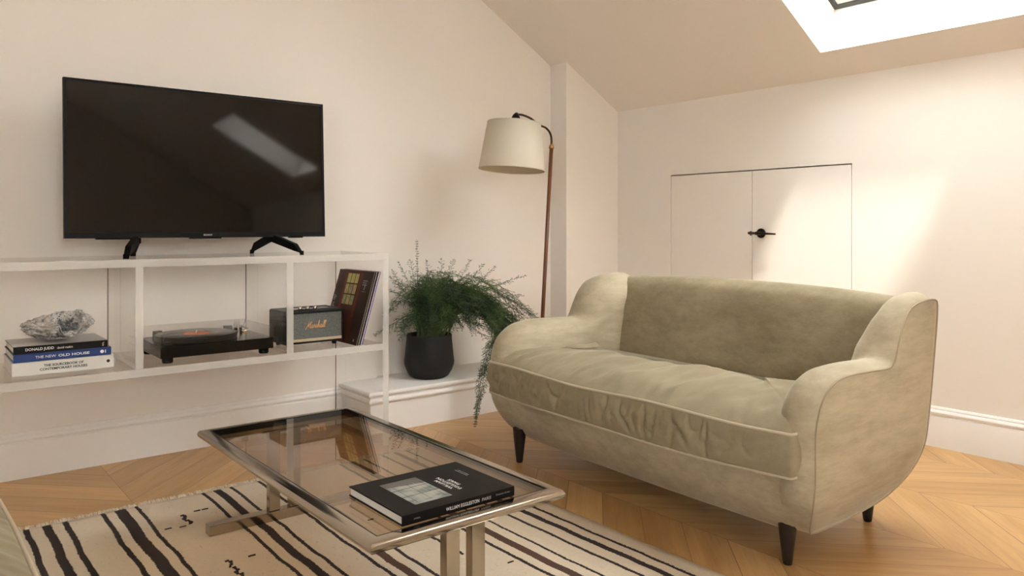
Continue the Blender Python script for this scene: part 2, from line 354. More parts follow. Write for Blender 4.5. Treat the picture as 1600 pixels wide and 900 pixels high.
# ------------------------------------------------------------------ sofa / armchair
def build_seat(root, y0, y1, T, legs_in, seed=0):
    """faces -X in its own frame; T maps its frame to the world"""
    yc = (y0+y1)/2; hw = (y1-y0)/2
    def hull(x, y, z):
        if z < .30:
            t = ((.30-z)/.215); t = t*t
            y = yc+(y-yc)*(1-.085*t/hw)
            xc = 2.18; x = xc+(x-xc)*(1-(.075 if x < xc else .06)*t/.35)
        return T(x, y, z)
    prof = [(1.93,.090),(1.868,.115),(1.842,.19),(1.838,.30),(1.838,.38),(1.848,.435),(1.874,.482),(1.918,.514),(1.975,.528),(2.06,.530),(2.15,.527),(2.215,.524),(2.252,.528),
            (2.274,.550),(2.296,.595),(2.326,.645),(2.37,.685),(2.42,.700),(2.48,.706),(2.535,.704),(2.552,.694),(2.553,.66),(2.540,.58),(2.517,.46),(2.488,.33),(2.455,.225),(2.41,.145),(2.33,.10),(2.15,.086)]
    P = [Vector(p) for p in resample(catmull(prof, 8), 150)]
    n = len(P); N2 = []
    for i in range(n):
        t = P[(i+2) % n]-P[i-2]; t.normalize(); N2.append(Vector((-t.y, t.x)))
    # ensure inward
    c = Vector((2.2, .35))
    area = sum(P[i].x*P[(i+1) % n].y-P[(i+1) % n].x*P[i].y for i in range(n))
    if area < 0: N2 = [-v for v in N2]
    cen = Vector((2.2,.33))
    def Tin(x): 
        s = min(1, max(0, (x-2.18)/.26)); return 1+SPL*s*s*(3-2*s)
    for side in (0, 1):
        SPL = .25 if side == 0 else .6
        def Y(t, z=0):
            t = t*(1-(.30 if side == 0 else .0)*min(1, max(0, (z-.56)/.12))) if t > .02 else t
            return y0+t if side == 0 else y1-t
        bm = BM(); rings = []
        for s in (.03, .2, .4, .6, .8, .93):
            rings.append([hull(*(lambda q: (q.x, Y(-.014*(1-s**2.5)), q.y))(cen+(p-cen)*s)) for p in P])
        rings.append([hull(p.x, Y(0), p.y) for p in P])
        for t, ins in ((.006,-.006),(.02,-.014),(.045,-.021),(.07,-.020),(.09,-.012),(.108,.004),(.121,.022),(.128,.042),(.131,.062)):
            r = []; offs = [p+nn*ins for p, nn in zip(P, N2)]
            for it in range(0 if ins < .02 else int(ins*700)):
                offs = [(offs[i-1]+offs[i]*2+offs[(i+1) % n])/4 for i in range(n)]
            for p, nn, sm in zip(P, N2, offs):
                # crown only on the visible top and front; none along the back and base
                q = p+nn*ins
                wgt = 1.0
                if p.x > 2.52 or p.y < .2: wgt = .15 if ins < 0 else 1
                q = p+nn*ins*wgt if ins < .02 else sm
                keep = (q, p)
                r.append(hull(q.x, Y(t*Tin(q.x), q.y), q.y))
            rings.append(r)
        # inner face
        last = offs
        for s in (.7, .35, .03):
            rings.append([hull(*(lambda q: (q.x, Y(.131*Tin(q.x), q.y), q.y))(cen+(q-cen)*s)) for q in last])
        loft(bm, rings)
        a = obj('arm', bm, VELVET, root, smooth=True)
        bm = BM()
        tube(bm, [hull(p.x, Y(-.001), p.y) for p, nn in zip(P, N2)], .0022, 8, closed=True)
        obj('piping', bm, SEAM, a, smooth=True)
    # base: rounded tub
    bm = BM(); rings = []
    def rect(x0, x1, ya, yb, r, z, m=10):
        pts = []
        for cx, cy, a0 in ((x0+r, ya+r, math.pi), (x1-r, ya+r, 1.5*math.pi), (x1-r, yb-r, 0), (x0+r, yb-r, .5*math.pi)):
            for k in range(m+1):
                a = a0+.5*math.pi*k/m; pts.append((cx+r*math.cos(a), cy+r*math.sin(a)))
        return pts
    def dens(pts): return [tuple(v) for v in resample([(a, b_) for a, b_ in pts], 160)]
    for z, ins in ((.078,.16),(.079,.08),(.084,.045),(.097,.022),(.12,.01),(.16,.003),(.22,0),(.26,0),(.285,.004),(.297,.02),(.30,.05),(.30,.3)):
        q = dens(rect(1.842+ins, 2.50-ins, y0+.022+ins, y1-.022-ins, .04, z))
        rr = []
        for x, y in q:
            u = (y-yc)/hw
            rr.append(hull(x-.012*(1-u*u)*(1 if x < 2 else 0), y, z-.006*(1-u*u)*(1 if z < .15 else 0)))
        rings.append(rr)
    loft(bm, rings); obj('seat_base', bm, VELVET, root, smooth=True)
    # back rest
    bp = [(2.40,.22),(2.395,.33),(2.392,.42),(2.402,.51),(2.418,.59),(2.434,.645),(2.455,.683),(2.485,.703),(2.518,.704),(2.540,.690),(2.546,.66),(2.535,.58),(2.512,.46),(2.483,.33),(2.45,.22)]
    B = [tuple(v) for v in resample(catmull(bp, 6), 90)]
    bm = BM(); rings = []; m = 40
    for k in range(m+1):
        u = -1+2*k/m; y = yc+u*(hw-.06)
        arch = .026*(1-abs(u)**2.4)
        rr = []
        for x, z in B:
            s = min(1, max(0, (z-.3)/.4))
            fx = -.012*(1-u*u)*(1 if x < 2.46 else .4)
            rr.append(T(x+fx, y, z+arch*s*s))
        rings.append(rr)
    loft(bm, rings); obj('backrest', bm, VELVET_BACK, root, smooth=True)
    # seat cushion
    xf, xb_ = 1.797, 2.43
    o = []
    ny = 14
    for k in range(ny+1):
        u = -1+2*k/ny; o.append((xf-.014*(1-u*u), yc+u*(hw-.058)))
    rt = [(xf+.006, y1-.044), (xf+.03, y1-.045), (xf+.052, y1-.06), (xf+.07, y1-.09), (xf+.11, y1-.124), (xf+.2, y1-.130), (xb_-.2, y1-.132), (xb_-.05, y1-.17), (xb_-.01, y1-.20)]
    lt = [(x, y0+y1-y) for x, y in rt][::-1]
    O = o+rt+[(xb_, yc+hw*.5), (xb_+.004, yc), (xb_, yc-hw*.5)]+lt
    NO = 520
    OU = [Vector(p) for p in resample(catmull(O, 6), NO)]
    nrm = []
    for i in range(NO):
        t = OU[(i+2) % NO]-OU[i-2]; t.normalize(); nrm.append(Vector((t.y, -t.x)))
    if sum((OU[i]-Vector((2.1, yc))).dot(nrm[i]) for i in range(NO)) < 0: nrm = [-v for v in nrm]
    zt0, zb0 = .393, .283
    def edge_z(x, y, top):
        u = (y-yc)/hw
        if top:
            z = zt0+.006*abs(u)**3 + .004*math.sin(y*9+seed)
            return z+.010*max(0, min(1, (x-xf-.05)/.1))-.045*max(0, min(1, (x-2.28)/.12))
        return zb0-.012*(1-u*u)*(1 if x < 2 else 0)+.003*math.sin(y*7+1+seed)
    def fold(i, y, h):     # h 0..1 height on the side wall
        v = noise.noise(Vector((y*19+seed, h*1.1, 3.3)))
        v2 = noise.noise(Vector((y*46+seed, h*2.0, 7.7)))
        r1 = 1-min(1, abs(v)*3.2); r2 = 1-min(1, abs(v2)*3)
        e = math.sin(math.pi*min(1, max(0, h)))
        cl = (.75+.5*noise.noise(Vector((y*2.3, 0, 9+seed))))*min(1, max(.15, (y-y0-.06)/.35))
        return -(.013*r1**3+.006*r2**2)*e*max(.1, cl)*1.9
    rings = []
    mid0, mid1 = y0+.34, y1-.34
    def cpt(p): return Vector((2.12, min(max(p.y, mid0), mid1)))
    # bottom
    for s in (.05, .6, .92):
        rings.append([T(*(lambda q: (q.x, q.y, edge_z(p.x, p.y, False)+.002))(cpt(p).lerp(p, s))) for p in OU])
    K = 16
    edges_b = []; edges_t = []
    for k in range(K+1):
        h = k/K; r = []
        for i, p in enumerate(OU):
            zb, zt = edge_z(p.x, p.y, False), edge_z(p.x, p.y, True)
            bulge = .015*math.sin(math.pi*h)**.8*(1 if p.x < 1.93 else .25) + fold(i, p.y, h)*(1 if p.x < 1.93 else 0)
            q = p+nrm[i]*bulge
            r.append(T(q.x, q.y, zb+(zt-zb)*h))
        if k == 0: edges_b = r
        if k == K: edges_t = r
        rings.append(r)
    KT = 30
    for k in range(1, KT+1):
        s = k/KT; r = []
        for i, p in enumerate(OU):
            c_ = cpt(p); q = p.lerp(c_, s*.985)
            dd = (q-p).length
            crown = .064*(1-math.exp(-dd/.075))*(1-.0*s)
            crown *= .55+.45*math.cos(min(1, abs((q.y-yc)/hw))*1.25)**.6 if True else 1
            pass
            wr = noise.noise(Vector((q.x*5.5+q.y*3, q.y*9, seed)))
            wr2 = noise.noise(Vector((q.x*9-q.y*7, q.y*22, 4+seed)))
            pk = math.exp(-((dd-.06)/.06)**2)
            z = edge_z(p.x, p.y, True)+crown+(.013*wr+(.010*wr2)*(.4+pk))*min(1, dd/.06)
            pl = noise.noise(Vector((p.y*34+seed, 0, 2)))*(1 if p.x < 1.93 else 0)
            z += .004*pl*math.exp(-dd/.07)*min(1, dd/.01)
            r.append(T(q.x, q.y, z))
        rings.append(r)
    bm = BM(); loft(bm, rings)
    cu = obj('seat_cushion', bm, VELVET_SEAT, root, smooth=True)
    bm = BM(); tube(bm, edges_t[::2], .0048, 8, closed=True); tube(bm, edges_b[::2], .0045, 8, closed=True)
    obj('piping', bm, PIPING, cu, smooth=True)
    # legs
    for lx, ly in legs_in:
        bm = BM(); r = []
        for z, rad, dx in ((.135,.0275,0),(.10,.025,0),(.05,.019,0),(.006,.0135,0),(0,.012,0)):
            r.append([T(lx+rad*math.cos(2*math.pi*k/24), ly+rad*math.sin(2*math.pi*k/24), z) for k in range(24)])
        loft(bm, r); obj('leg', bm, EBONY, root, auto=40)
sofa = thing('sofa', 'olive beige velvet two-seat sofa with low wings in front of cupboard doors', 'sofa', (2.2, 1.76, 0))
build_seat(sofa, 1.05, 2.485, lambda x, y, z: Vector((x+.034*(y-1.05), y, z)), [(1.925,1.185),(1.895,2.365),(2.405,1.20),(2.40,2.32)])
arm_t = lambda x, y, z: Vector((.153-(x-1.80), y, z+.010))
chair = thing('armchair', 'beige velvet seat with pale piping cut off at lower left corner of view', 'armchair', (-.25, 1.3, 0))
build_seat(chair, .82, 1.86, arm_t, [(1.93,.94),(1.93,1.74),(2.40,.95),(2.40,1.73)], seed=5)

# ------------------------------------------------------------------ rug
RX0, RX1, RY0, RY1 = -.55, 1.722, .2, 2.77
def mat_rug():
    m = M('kilim', (.7,.6,.45), .95); g = NG(m)
    ge = g.n('ShaderNodeNewGeometry'); sp = g.n('ShaderNodeSeparateXYZ'); g.l(ge.outputs['Position'], sp.inputs[0]); X, Y = sp.outputs[0], sp.outputs[1]
    cy = g.n('ShaderNodeCombineXYZ'); g.l(g.math('MULTIPLY', Y, 5), cy.inputs[0]); g.l(g.math('MULTIPLY', X, 1.2), cy.inputs[1])
    wob = g.math('MULTIPLY', g.math('SUBTRACT', g.noise(cy.outputs[0], 1, 2), .5), .022)
    cj = g.n('ShaderNodeCombineXYZ'); g.l(g.math('MULTIPLY', Y, 260), cj.inputs[0]); g.l(g.math('MULTIPLY', X, 40), cj.inputs[1])
    jag = g.math('MULTIPLY', g.math('SUBTRACT', g.noise(cj.outputs[0], 1, 1), .5), .010)
    x = g.math('ADD', g.math('ADD', X, wob), jag)
    ST = [(-.42,-.40,0),(-.385,-.345,0),(-.325,-.31,0),(-.20,-.185,0),(-.165,-.13,1),(-.11,-.095,0),(.04,.055,0),(.075,.11,0),(.13,.145,0),
          (.307,.327,0),(.352,.388,0),(.408,.428,0),(.517,.535,0),(.556,.600,0),(.620,.634,0),(.838,.852,0),(.876,.910,0),(.932,.948,0),
          (1.033,1.048,0),(1.066,1.100,1),(1.125,1.138,0),(1.355,1.368,0),(1.393,1.430,1),(1.460,1.473,0),(1.540,1.554,0),(1.592,1.620,0),(1.647,1.661,0)]
    mask = None
    for lo, hi in ((-.6,.45),(.45,1.2),(1.2,1.8)):
        stops = [(0, 0)]
        for a, b_, k in ST:
            if lo <= a < hi:
                sh_ = (b_-a)*.11; stops += [((a+sh_-lo)/(hi-lo), .8 if k else 1), ((b_-sh_-lo)/(hi-lo), 0)]
        xx = g.math('DIVIDE', g.math('SUBTRACT', x, lo), hi-lo)
        r = g.ramp(xx, stops, 'CONSTANT')
        inr = g.math('MULTIPLY', g.math('GREATER_THAN', xx, 0), g.math('LESS_THAN', xx, 1))
        r = g.math('MULTIPLY', r, inr)
        mask = r if mask is None else g.math('MAXIMUM', mask, r)
    cw = g.n('ShaderNodeCombineXYZ'); g.l(g.math('MULTIPLY', X, 60), cw.inputs[0]); g.l(g.math('MULTIPLY', Y, 420), cw.inputs[1])
    weft = g.noise(cw.outputs[0], 1, 3, .7)
    cream = g.mix(g.noise(g.pos((1.2,.5,1)), 2.4, 4), (.52,.41,.275), (.76,.67,.54))
    fle = g.ramp(g.noise(g.pos((130,28,1)), 1, 2), [(.66, 0), (.72, .35)])
    cream = g.mix(fle, cream, (.28,.21,.13))
    cream = g.mix(g.ramp(weft, [(.3,.28),(.6,0)]), cream, (.36,.28,.17))
    dark = g.mix(g.ramp(mask, [(.85,0),(.9,1)]), (.075,.032,.018), (.018,.009,.006))
    dark = g.mix(g.ramp(weft, [(.62,0),(.8,.3)]), dark, (.30,.21,.13))
    g.col(g.mix(g.math('GREATER_THAN', mask, .3), cream, dark))
    g.bump(weft, .5, .003); return m
KILIM = mat_rug()
rug = thing('striped_rug', 'cream flatweave rug with dark brown stripes under the glass coffee table', 'rug', ((RX0+RX1)/2, (RY0+RY1)/2, 0))
bm = BM(); nx, nyy = 90, 110; grid = []
def rugz(x, y): return .006+.0022*noise.noise(Vector((x*4, y*4, 1)))*1.0
for lvl in (0, 1):
    gg = []
    for j in range(nyy+1):
        y = RY0+(RY1-RY0)*j/nyy; row = []
        for i in range(nx+1):
            u = i/nx; x = RX0+(RX1-RX0)*u
            x2 = x+(.006*noise.noise(Vector((y*3, 0, 0))) if i == nx else 0)
            y2 = y+(.008*noise.noise(Vector((x*5, 2, 0))) if j == nyy else 0)
            row.append(bm.verts.new((x2, y2, rugz(x, y) if lvl else .0005)))
        gg.append(row)
    grid.append(gg)
for gg in grid:
    for j in range(nyy):
        for i in range(nx): bm.faces.new((gg[j][i], gg[j][i+1], gg[j+1][i+1], gg[j+1][i]))
A, B_ = grid
for j in range(nyy):
    bm.faces.new((A[j][0], A[j+1][0], B_[j+1][0], B_[j][0])); bm.faces.new((A[j][nx], A[j+1][nx], B_[j+1][nx], B_[j][nx]))
for i in range(nx):
    bm.faces.new((A[0][i], A[0][i+1], B_[0][i+1], B_[0][i])); bm.faces.new((A[nyy][i], A[nyy][i+1], B_[nyy][i+1], B_[nyy][i]))
obj('weave', bm, KILIM, rug, smooth=True)
bm = BM()
for (yy, dr) in ((RY1, 1), (RY0, -1)):
    x = RX0
    while x < RX1:
        L = random.uniform(.018, .034); r = random.uniform(.0014, .0026); q = random.uniform(-.012, .012)
        tube(bm, [(x, yy-.004*dr, .006), (x+q*.4, yy+L*.4*dr, .008+random.uniform(0,.004)), (x+q, yy+L*.8*dr, .004), (x+q*1.5, yy+L*dr, .003)], [r, r*1.2, r, r*.4], 5)
        x += random.uniform(.003, .0065)
f = obj('fringe', bm, M('fringe_wool', (.66,.58,.46), .95), rug, smooth=True); f['kind'] = 'stuff'
YARN = M('brown_yarn', (.018,.010,.007), .95)
def zig(cx, ya, yb, wd, n):
    bm = BM(); px = None
    y = ya; s = (yb-ya)/n
    for k in range(n):
        t = (k+.5)/n; ww = wd*(.5+.5*random.random()); yy = ya+s*k; z = rugz(cx, yy)+.0012
        dx = random.uniform(-.003,.003)+.004*math.sin(k*1.3)
        h = abs(s)*random.uniform(.35,.75)
        hexa(bm, [(cx-ww+dx,yy-h,z-.0015),(cx+ww+dx,yy-h+.003,z-.0015),(cx+ww+dx,yy+h+.003,z-.0015),(cx-ww+dx,yy+h,z-.0015),(cx-ww+dx,yy-h,z),(cx+ww+dx,yy-h+.003,z),(cx+ww+dx,yy+h+.003,z),(cx-ww+dx,yy+h,z)])
    obj('stitched_motif', bm, YARN, rug, label='short dark brown stitched zigzag')
zig(.727, 2.585, 2.49, .007, 9); zig(.725, 2.16, 1.93, .006, 22); zig(1.256, 1.965, 1.78, .0055, 18); zig(1.262, 2.42, 2.34, .006, 7)
for (x, y) in ((.775,2.60),(.66,2.50),(.70,2.49),(.79,2.15),(1.29,1.955),(1.21,1.80),(1.235,1.81),(1.33,1.66),(.80,2.60),(1.18,2.18)):
    bm = BM(); box(bm, x-.010, x+.010, y-.002, y+.002, .004, .0085); obj('stitched_dash', bm, YARN, rug)


# ------------------------------------------------------------------ coffee table
TX0, TX1, TY0, TY1, TZ = .7215, 1.234, 1.334, 2.421, .315
tab = thing('coffee_table', 'low steel framed coffee table with smoked bronze glass top on the rug', 'table', ((TX0+TX1)/2, (TY0+TY1)/2, .007))
prof = [(.036,-.006),(.036,0),(.012,.0),(.006,-.0015),(.002,-.006),(0,-.012),(.002,-.018),(.006,-.0225),(.012,-.0245),(.036,-.0245),(.036,-.012),(.030,-.012),(.030,-.006)]
prof = [(.030,.0),(.012,.0),(.006,-.0015),(.002,-.006),(0,-.012),(.002,-.018),(.006,-.0225),(.012,-.0245),(.034,-.0245),(.034,-.010),(.030,-.010)]
bm = BM(); cor = [(TX0,TY0,1,1),(TX1,TY0,-1,1),(TX1,TY1,-1,-1),(TX0,TY1,1,-1)]
rings = [[(x+sx*d, y+sy*d, TZ+z) for d, z in prof] for x, y, sx, sy in cor]
rings.append(rings[0]); loft(bm, rings, cap=False); bmesh.ops.remove_doubles(bm, verts=bm.verts, dist=1e-5)
obj('frame', bm, STEEL, tab, auto=28)
bm = BM(); box(bm, TX0+.0335, TX1-.0335, TY0+.0335, TY1-.0335, TZ-.0085, TZ-.0015)
obj('glass_top', bm, TGLASS, tab)
bm = BM()
for a in ((TX0+.030,TX1-.030,TY0+.030,TY0+.0335),(TX0+.030,TX1-.030,TY1-.0335,TY1-.030),(TX0+.030,TX0+.0335,TY0+.030,TY1-.030),(TX1-.0335,TX1-.030,TY0+.030,TY1-.030)):
    box(bm, *a, TZ-.0095, TZ-.0005)
obj('gasket', bm, BLACK, tab, label='thin black rubber strip around the glass')
for yy in (1.383, 2.372):
    for xx in (.940, 1.008):
        bm = BM(); box(bm, xx-.0175, xx+.0175, yy-.0125, yy+.0125, .038, TZ-.024); obj('leg', bm, STEEL, tab, bevel=.0015)
    bm = BM(); box(bm, .737, 1.218, yy-.0185, yy+.0185, .0078, .038); obj('base_bar', bm, STEEL, tab, bevel=.0015)
    bm = BM(); box(bm, .90, 1.05, yy-.02, yy+.02, TZ-.028, TZ-.024); obj('bracket', bm, STEEL, tab)
    if yy < 2: 
        bm = BM(); box(bm, TX0+.03, TX1-.03, yy-.012, yy+.012, TZ-.024, TZ-.012)
    else:
        bm = BM(); box(bm, TX0+.03, TX1-.03, yy-.012, yy+.012, TZ-.024, TZ-.012)
    obj('cross_rail', bm, STEEL, tab)

# ------------------------------------------------------------------ text helper
def text(body, origin, right, up, width=None, height=None, mat=WHITE_PRINT, parent=None, align='LEFT', shear=0, name='lettering', spacing=1.0, off=.0006, bold=0):
    cu = bpy.data.curves.new('t', 'FONT'); cu.body = body; cu.shear = shear; cu.space_character = spacing; cu.resolution_u = 3; cu.offset = bold
    o = bpy.data.objects.new('t', cu); COL.objects.link(o); bpy.context.view_layer.update()
    me = bpy.data.meshes.new_from_object(o.evaluated_get(bpy.context.evaluated_depsgraph_get()))
    bpy.data.objects.remove(o); bm = BM(); bm.from_mesh(me); bpy.data.meshes.remove(me)
    xs_ = [v.co.x for v in bm.verts]; ys_ = [v.co.y for v in bm.verts]
    x0, x1, y0_, y1_ = min(xs_), max(xs_), min(ys_), max(ys_)
    sx = width/(x1-x0) if width else None; sy = height/(y1_-y0_) if height else None
    if sx is None: sx = sy
    if sy is None: sy = sx
    R, U = Vector(right).normalized(), Vector(up).normalized(); N = R.cross(U)
    ox = {'LEFT': x0, 'CENTER': (x0+x1)/2, 'RIGHT': x1}[align]
    for v in bm.verts:
        v.co = Vector(origin)+R*(v.co.x-ox)*sx+U*(v.co.y-(y0_+y1_)/2)*sy+N*off
    for f_ in bm.faces: f_.material_index = 0
    return obj(name, bm, mat, parent, recalc=False)
def script(strokes, origin, right, up, size, r, mat, parent, name='lettering'):
    R, U = Vector(right).normalized(), Vector(up).normalized(); N = R.cross(U); bm = BM()
    for st in strokes:
        pts = catmull(st, 5, False)
        tube(bm, [Vector(origin)+R*(x+.28*y)*size+U*y*size+N*.0015 for x, y in pts], r, 6)
    return obj(name, bm, mat, parent, smooth=True)
# ------------------------------------------------------------------ books
def book(root, x0, x1, y0, y1, z0, z1, cov, t=.0025, round_=.002, spine='y'):
    """spine faces -Y, head towards -X"""
    bm = BM(); box(bm, x0, x1, y0, y1, z0, z0+t); box(bm, x0, x1, y0, y1, z1-t, z1); box(bm, x0, x1, y0, y0+t, z0+t*.9, z1-t*.9)
    c = obj('cover', bm, cov, root)
    bm = BM(); box(bm, x0+.003, x1-.003, y0+t*.98, y1-.003, z0+t*.98, z1-t*.98); obj('pages', bm, PAGES, root)
    return c
bx0, bx1, by0, by1, bz0, bz1 = .817, 1.113, 1.376, 1.612, TZ, .3365
BK = M('black_book_cloth', (.007,.006,.006), .5, 0, Specular_IOR_Level=.12)
tb = thing('coffee_table_book', 'large black photography book lying flat on the glass table top', 'book', ((bx0+bx1)/2, (by0+by1)/2, bz0))
cv = book(tb, bx0, bx1, by0, by1, bz0, bz1, BK)
# cover photograph
def mat_photo():
    m = M('cover_photo', (.4,.42,.4), .35); g = NG(m)
    n = g.noise(g.pos((9,20,1)), 2, 4); g.col(g.ramp(n, [(.3,(.10,.115,.10)),(.45,(.28,.33,.30)),(.55,(.42,.40,.36)),(.7,(.30,.40,.34))])); return m
bm = BM(); px0, px1, py0, py1 = .872, .968, 1.415, 1.570
quad(bm, [(px0,py0,bz1+.0006),(px1,py0,bz1+.0006),(px1,py1,bz1+.0006),(px0,py1,bz1+.0006)], 0)
for k in (.32,.62): 
    y = py0+(py1-py0)*k; quad(bm, [(px0,y,bz1+.001),(px1,y+.004,bz1+.001),(px1,y+.006,bz1+.001),(px0,y+.002,bz1+.001)], 1)
quad(bm, [(px0,py1-.03,bz1+.0009),(px1,py1-.045,bz1+.0009),(px1,py1,bz1+.0009),(px0,py1,bz1+.0009)], 2)
for k in range(5):
    xx = px0+.012+k*.018; quad(bm, [(xx,py0+.01,bz1+.001),(xx+.001,py0+.01,bz1+.001),(xx+.004,py1-.03,bz1+.001),(xx+.003,py1-.03,bz1+.001)], 3 if k % 2 else 1)
obj('cover_picture', bm, [mat_photo(), BK, M('photo_dark', (.10,.095,.085), .4), M('photo_pale', (.52,.50,.46), .4)], tb)
UPX = (-1,0,0); RT = (0,1,0)
N_ = bz1+.0
for body, xx, wd in (('WILLIAM', .992, .070), ('EGGLESTON', 1.006, .096), ('PARIS', 1.020, .044)):
    text(body, (xx, 1.485 if body != 'EGGLESTON' else 1.485, N_), (0,1,0), (-1,0,0), width=wd, height=.0095, mat=WHITE_PRINT, parent=tb, align='CENTER', bold=.012)
for k, wd in enumerate((.052, .046)):
    text('FONDATION CARTIER' if k == 0 else 'POUR L ART', (1.072+k*.006, 1.53, N_), (0,1,0), (-1,0,0), width=wd, height=.0032, parent=tb, align='CENTER')
zs = (bz0+bz1)/2
text('WILLIAM EGGLESTON', (.925, by0, zs), (1,0,0), (0,0,1), width=.088, height=.0075, parent=tb)
text('PARIS', (1.020, by0, zs), (1,0,0), (0,0,1), width=.026, height=.0070, parent=tb, mat=M('grey_print', (.42,.40,.38), .6), shear=.2)
text('STEIDL', (.845, by0, zs-.001), (1,0,0), (0,0,1), width=.016, height=.0028, parent=tb, mat=M('grey_print2', (.35,.33,.31), .6))
text('Fondation Cartier', (1.060, by0, zs+.002), (1,0,0), (0,0,1), width=.040, height=.0035, parent=tb, mat=M('grey_print3', (.35,.33,.31), .6))

# ------------------------------------------------------------------ acrylic console
CX0, CX1, CY0, CY1, CZT = .234, 1.656, 2.90, 3.352, .818
con = thing('acrylic_console', 'long clear acrylic console shelf standing against the wall under the television', 'shelf', ((CX0+CX1)/2, (CY0+CY1)/2, 0))
def sheet(name, x0, x1, y0, y1, z0, z1, thin):
    bm = BM(); fs = box(bm, x0, x1, y0, y1, z0, z1)
    for f_ in fs:
        f_.normal_update(); n_ = f_.normal
        ax = max(range(3), key=lambda i: abs(n_[i])); f_.material_index = 0 if ax == thin or n_[1] > .5 else 1
    if thin == 0: quad(bm, [(x0, y1+.0004, z0), (x0+.005, y1+.0004, z0), (x0+.005, y1+.0004, z1), (x0, y1+.0004, z1)], 2)
    return obj(name, bm, [ACR, ACR_EDGE, ACR_LINE], con, recalc=False)
sheet('top_panel', CX0, CX1, CY0, CY1, .791, CZT, 2)
sheet('lower_shelf', CX0+.0285, CX1-.0285, CY0, CY1, .409, .436, 2)
sheet('end_panel', CX0, CX0+.028, CY0, CY1, 0, .7905, 0); sheet('end_panel', CX1-.028, CX1, CY0, CY1, 0, .7905, 0)
sheet('divider', 1.203, 1.231, CY0+.001, CY1, .4365, .7905, 0); sheet('divider', .659, .684, CY0+.001, CY1, .4365, .7905, 0)
SZ = .4365
# ------------------------------------------------------------------ television
tv = thing('television', 'large flat screen television standing on the acrylic console', 'television', (.966, 3.1, CZT))
tx0, tx1, tz0, tz1, tyf = .473, 1.458, .890, 1.463, 3.1
TL = math.radians(2.2)
def lean(p):   # slight backward lean about the lower front edge
    x, y, z = p; return (x, tyf+(y-tyf)*math.cos(TL)+(z-tz0)*math.sin(TL), tz0+(z-tz0)*math.cos(TL)-(y-tyf)*math.sin(TL))
def leanbm(bm):
    for v in bm.verts: v.co = lean(v.co)
    return bm
bm = BM(); bw = .0095
for a in ((tx0,tx1,tz0,tz0+.020),(tx0,tx1,tz1-bw,tz1),(tx0,tx0+bw,tz0+.020,tz1-bw),(tx1-bw,tx1,tz0+.020,tz1-bw)):
    box(bm, a[0], a[1], tyf, tyf+.02, a[2], a[3])
obj('bezel', leanbm(bm), BLACK, tv, label='thin matt black bezel')
bm = BM(); box(bm, tx0+bw, tx1-bw, tyf+.003, tyf+.012, tz0+.020, tz1-bw); obj('screen', leanbm(bm), SCREEN, tv)
bm = BM(); hexa(bm, [(tx0+.002,tyf+.02,tz0+.002),(tx1-.002,tyf+.02,tz0+.002),(tx1-.05,tyf+.055,tz0+.02),(tx0+.05,tyf+.055,tz0+.02),(tx0+.002,tyf+.02,tz1-.002),(tx1-.002,tyf+.02,tz1-.002),(tx1-.05,tyf+.05,tz1-.03),(tx0+.05,tyf+.05,tz1-.03)])
obj('back_housing', leanbm(bm), BLACK, tv)
for a_ in ((.898,1.018),(tx0+.1,tx0+.22),(tx1-.16,tx1-.1)):
    bm = BM(); box(bm, a_[0], a_[1], tyf+.002, tyf+.018, tz0-.0045, tz0); obj('lower_trim', leanbm(bm), BLACKG, tv)
text('SONY', (.966, tyf, tz0+.010), (1,0,0), (0,0,1), width=.034, height=.0062, parent=tv, align='CENTER', mat=M('silver_print', (.55,.55,.55), .3), bold=.02, name='logo', spacing=1.1)
def foot(fx, ft, bk):
    bm = BM()
    top = Vector((fx, 3.125, tz0+.006))
    for tip in (ft, bk):
        e = Vector((tip[0], tip[1], CZT)); k1 = top.lerp(e, .80); k1.z = CZT+.030 if tip is ft else CZT+.032
        d = (e-top); d.z = 0; d.normalize(); s = Vector((-d.y, d.x, 0))*.010
        prev = None; rings = []
        for c_, up_, dn_ in ((top-d*.014, .006, -.026), (top+d*.014, .004, -.028), (k1, .014, -.014), (k1+(e-k1)*.85, .000, -.012), (Vector((e.x, e.y, CZT+.0145)), .002, -.0145)):
            rings.append([c_+s+Vector((0,0,dn_)), c_-s+Vector((0,0,dn_)), c_-s+Vector((0,0,up_)), c_+s+Vector((0,0,up_))])
        rings[3] = [Vector((v.x, v.y, max(v.z, CZT+.010))) for v in rings[3]]
        loft(bm, rings)
    obj('foot', bm, BLACK, tv, bevel=.0015)
foot(.716, (.645, 2.975), (.728, 3.245)); foot(1.231, (1.294, 2.965), (1.194, 3.25))

# ------------------------------------------------------------------ books and geode on the lower shelf
WCOV = M('cream_dust_jacket', (.74,.72,.66), .45); BLUE = M('royal_blue_jacket', (.008,.042,.19), .4); GREYC = M('grey_black_jacket', (.006,.006,.006), .4, 0, Specular_IOR_Level=.2)
BLACK_PRINT = M('black_print', (.02,.02,.02), .6)
sb = thing('white_book', 'thick cream book with black title, lowest in stack on acrylic shelf', 'book', (.46, 3.13, SZ), 'stacked books under the geode')
book(sb, .308, .612, 3.005, 3.26, SZ, SZ+.0455, WCOV)
text('THE SOURCEBOOK OF', (.458, 3.005, SZ+.029), (1,0,0), (0,0,1), width=.118, height=.0088, mat=BLACK_PRINT, parent=sb, align='CENTER', bold=.03)
text('CONTEMPORARY HOUSES', (.458, 3.005, SZ+.0165), (1,0,0), (0,0,1), width=.142, height=.0088, mat=BLACK_PRINT, parent=sb, align='CENTER', bold=.03)
bm = BM(); n_ = 20; f_ = bm.faces.new([bm.verts.new((.594+.0055*math.cos(2*math.pi*k/n_), 3.0042, SZ+.024+.0055*math.sin(2*math.pi*k/n_))) for k in range(n_)]); obj('emblem', bm, BLACK_PRINT, sb)
z1 = SZ+.0458
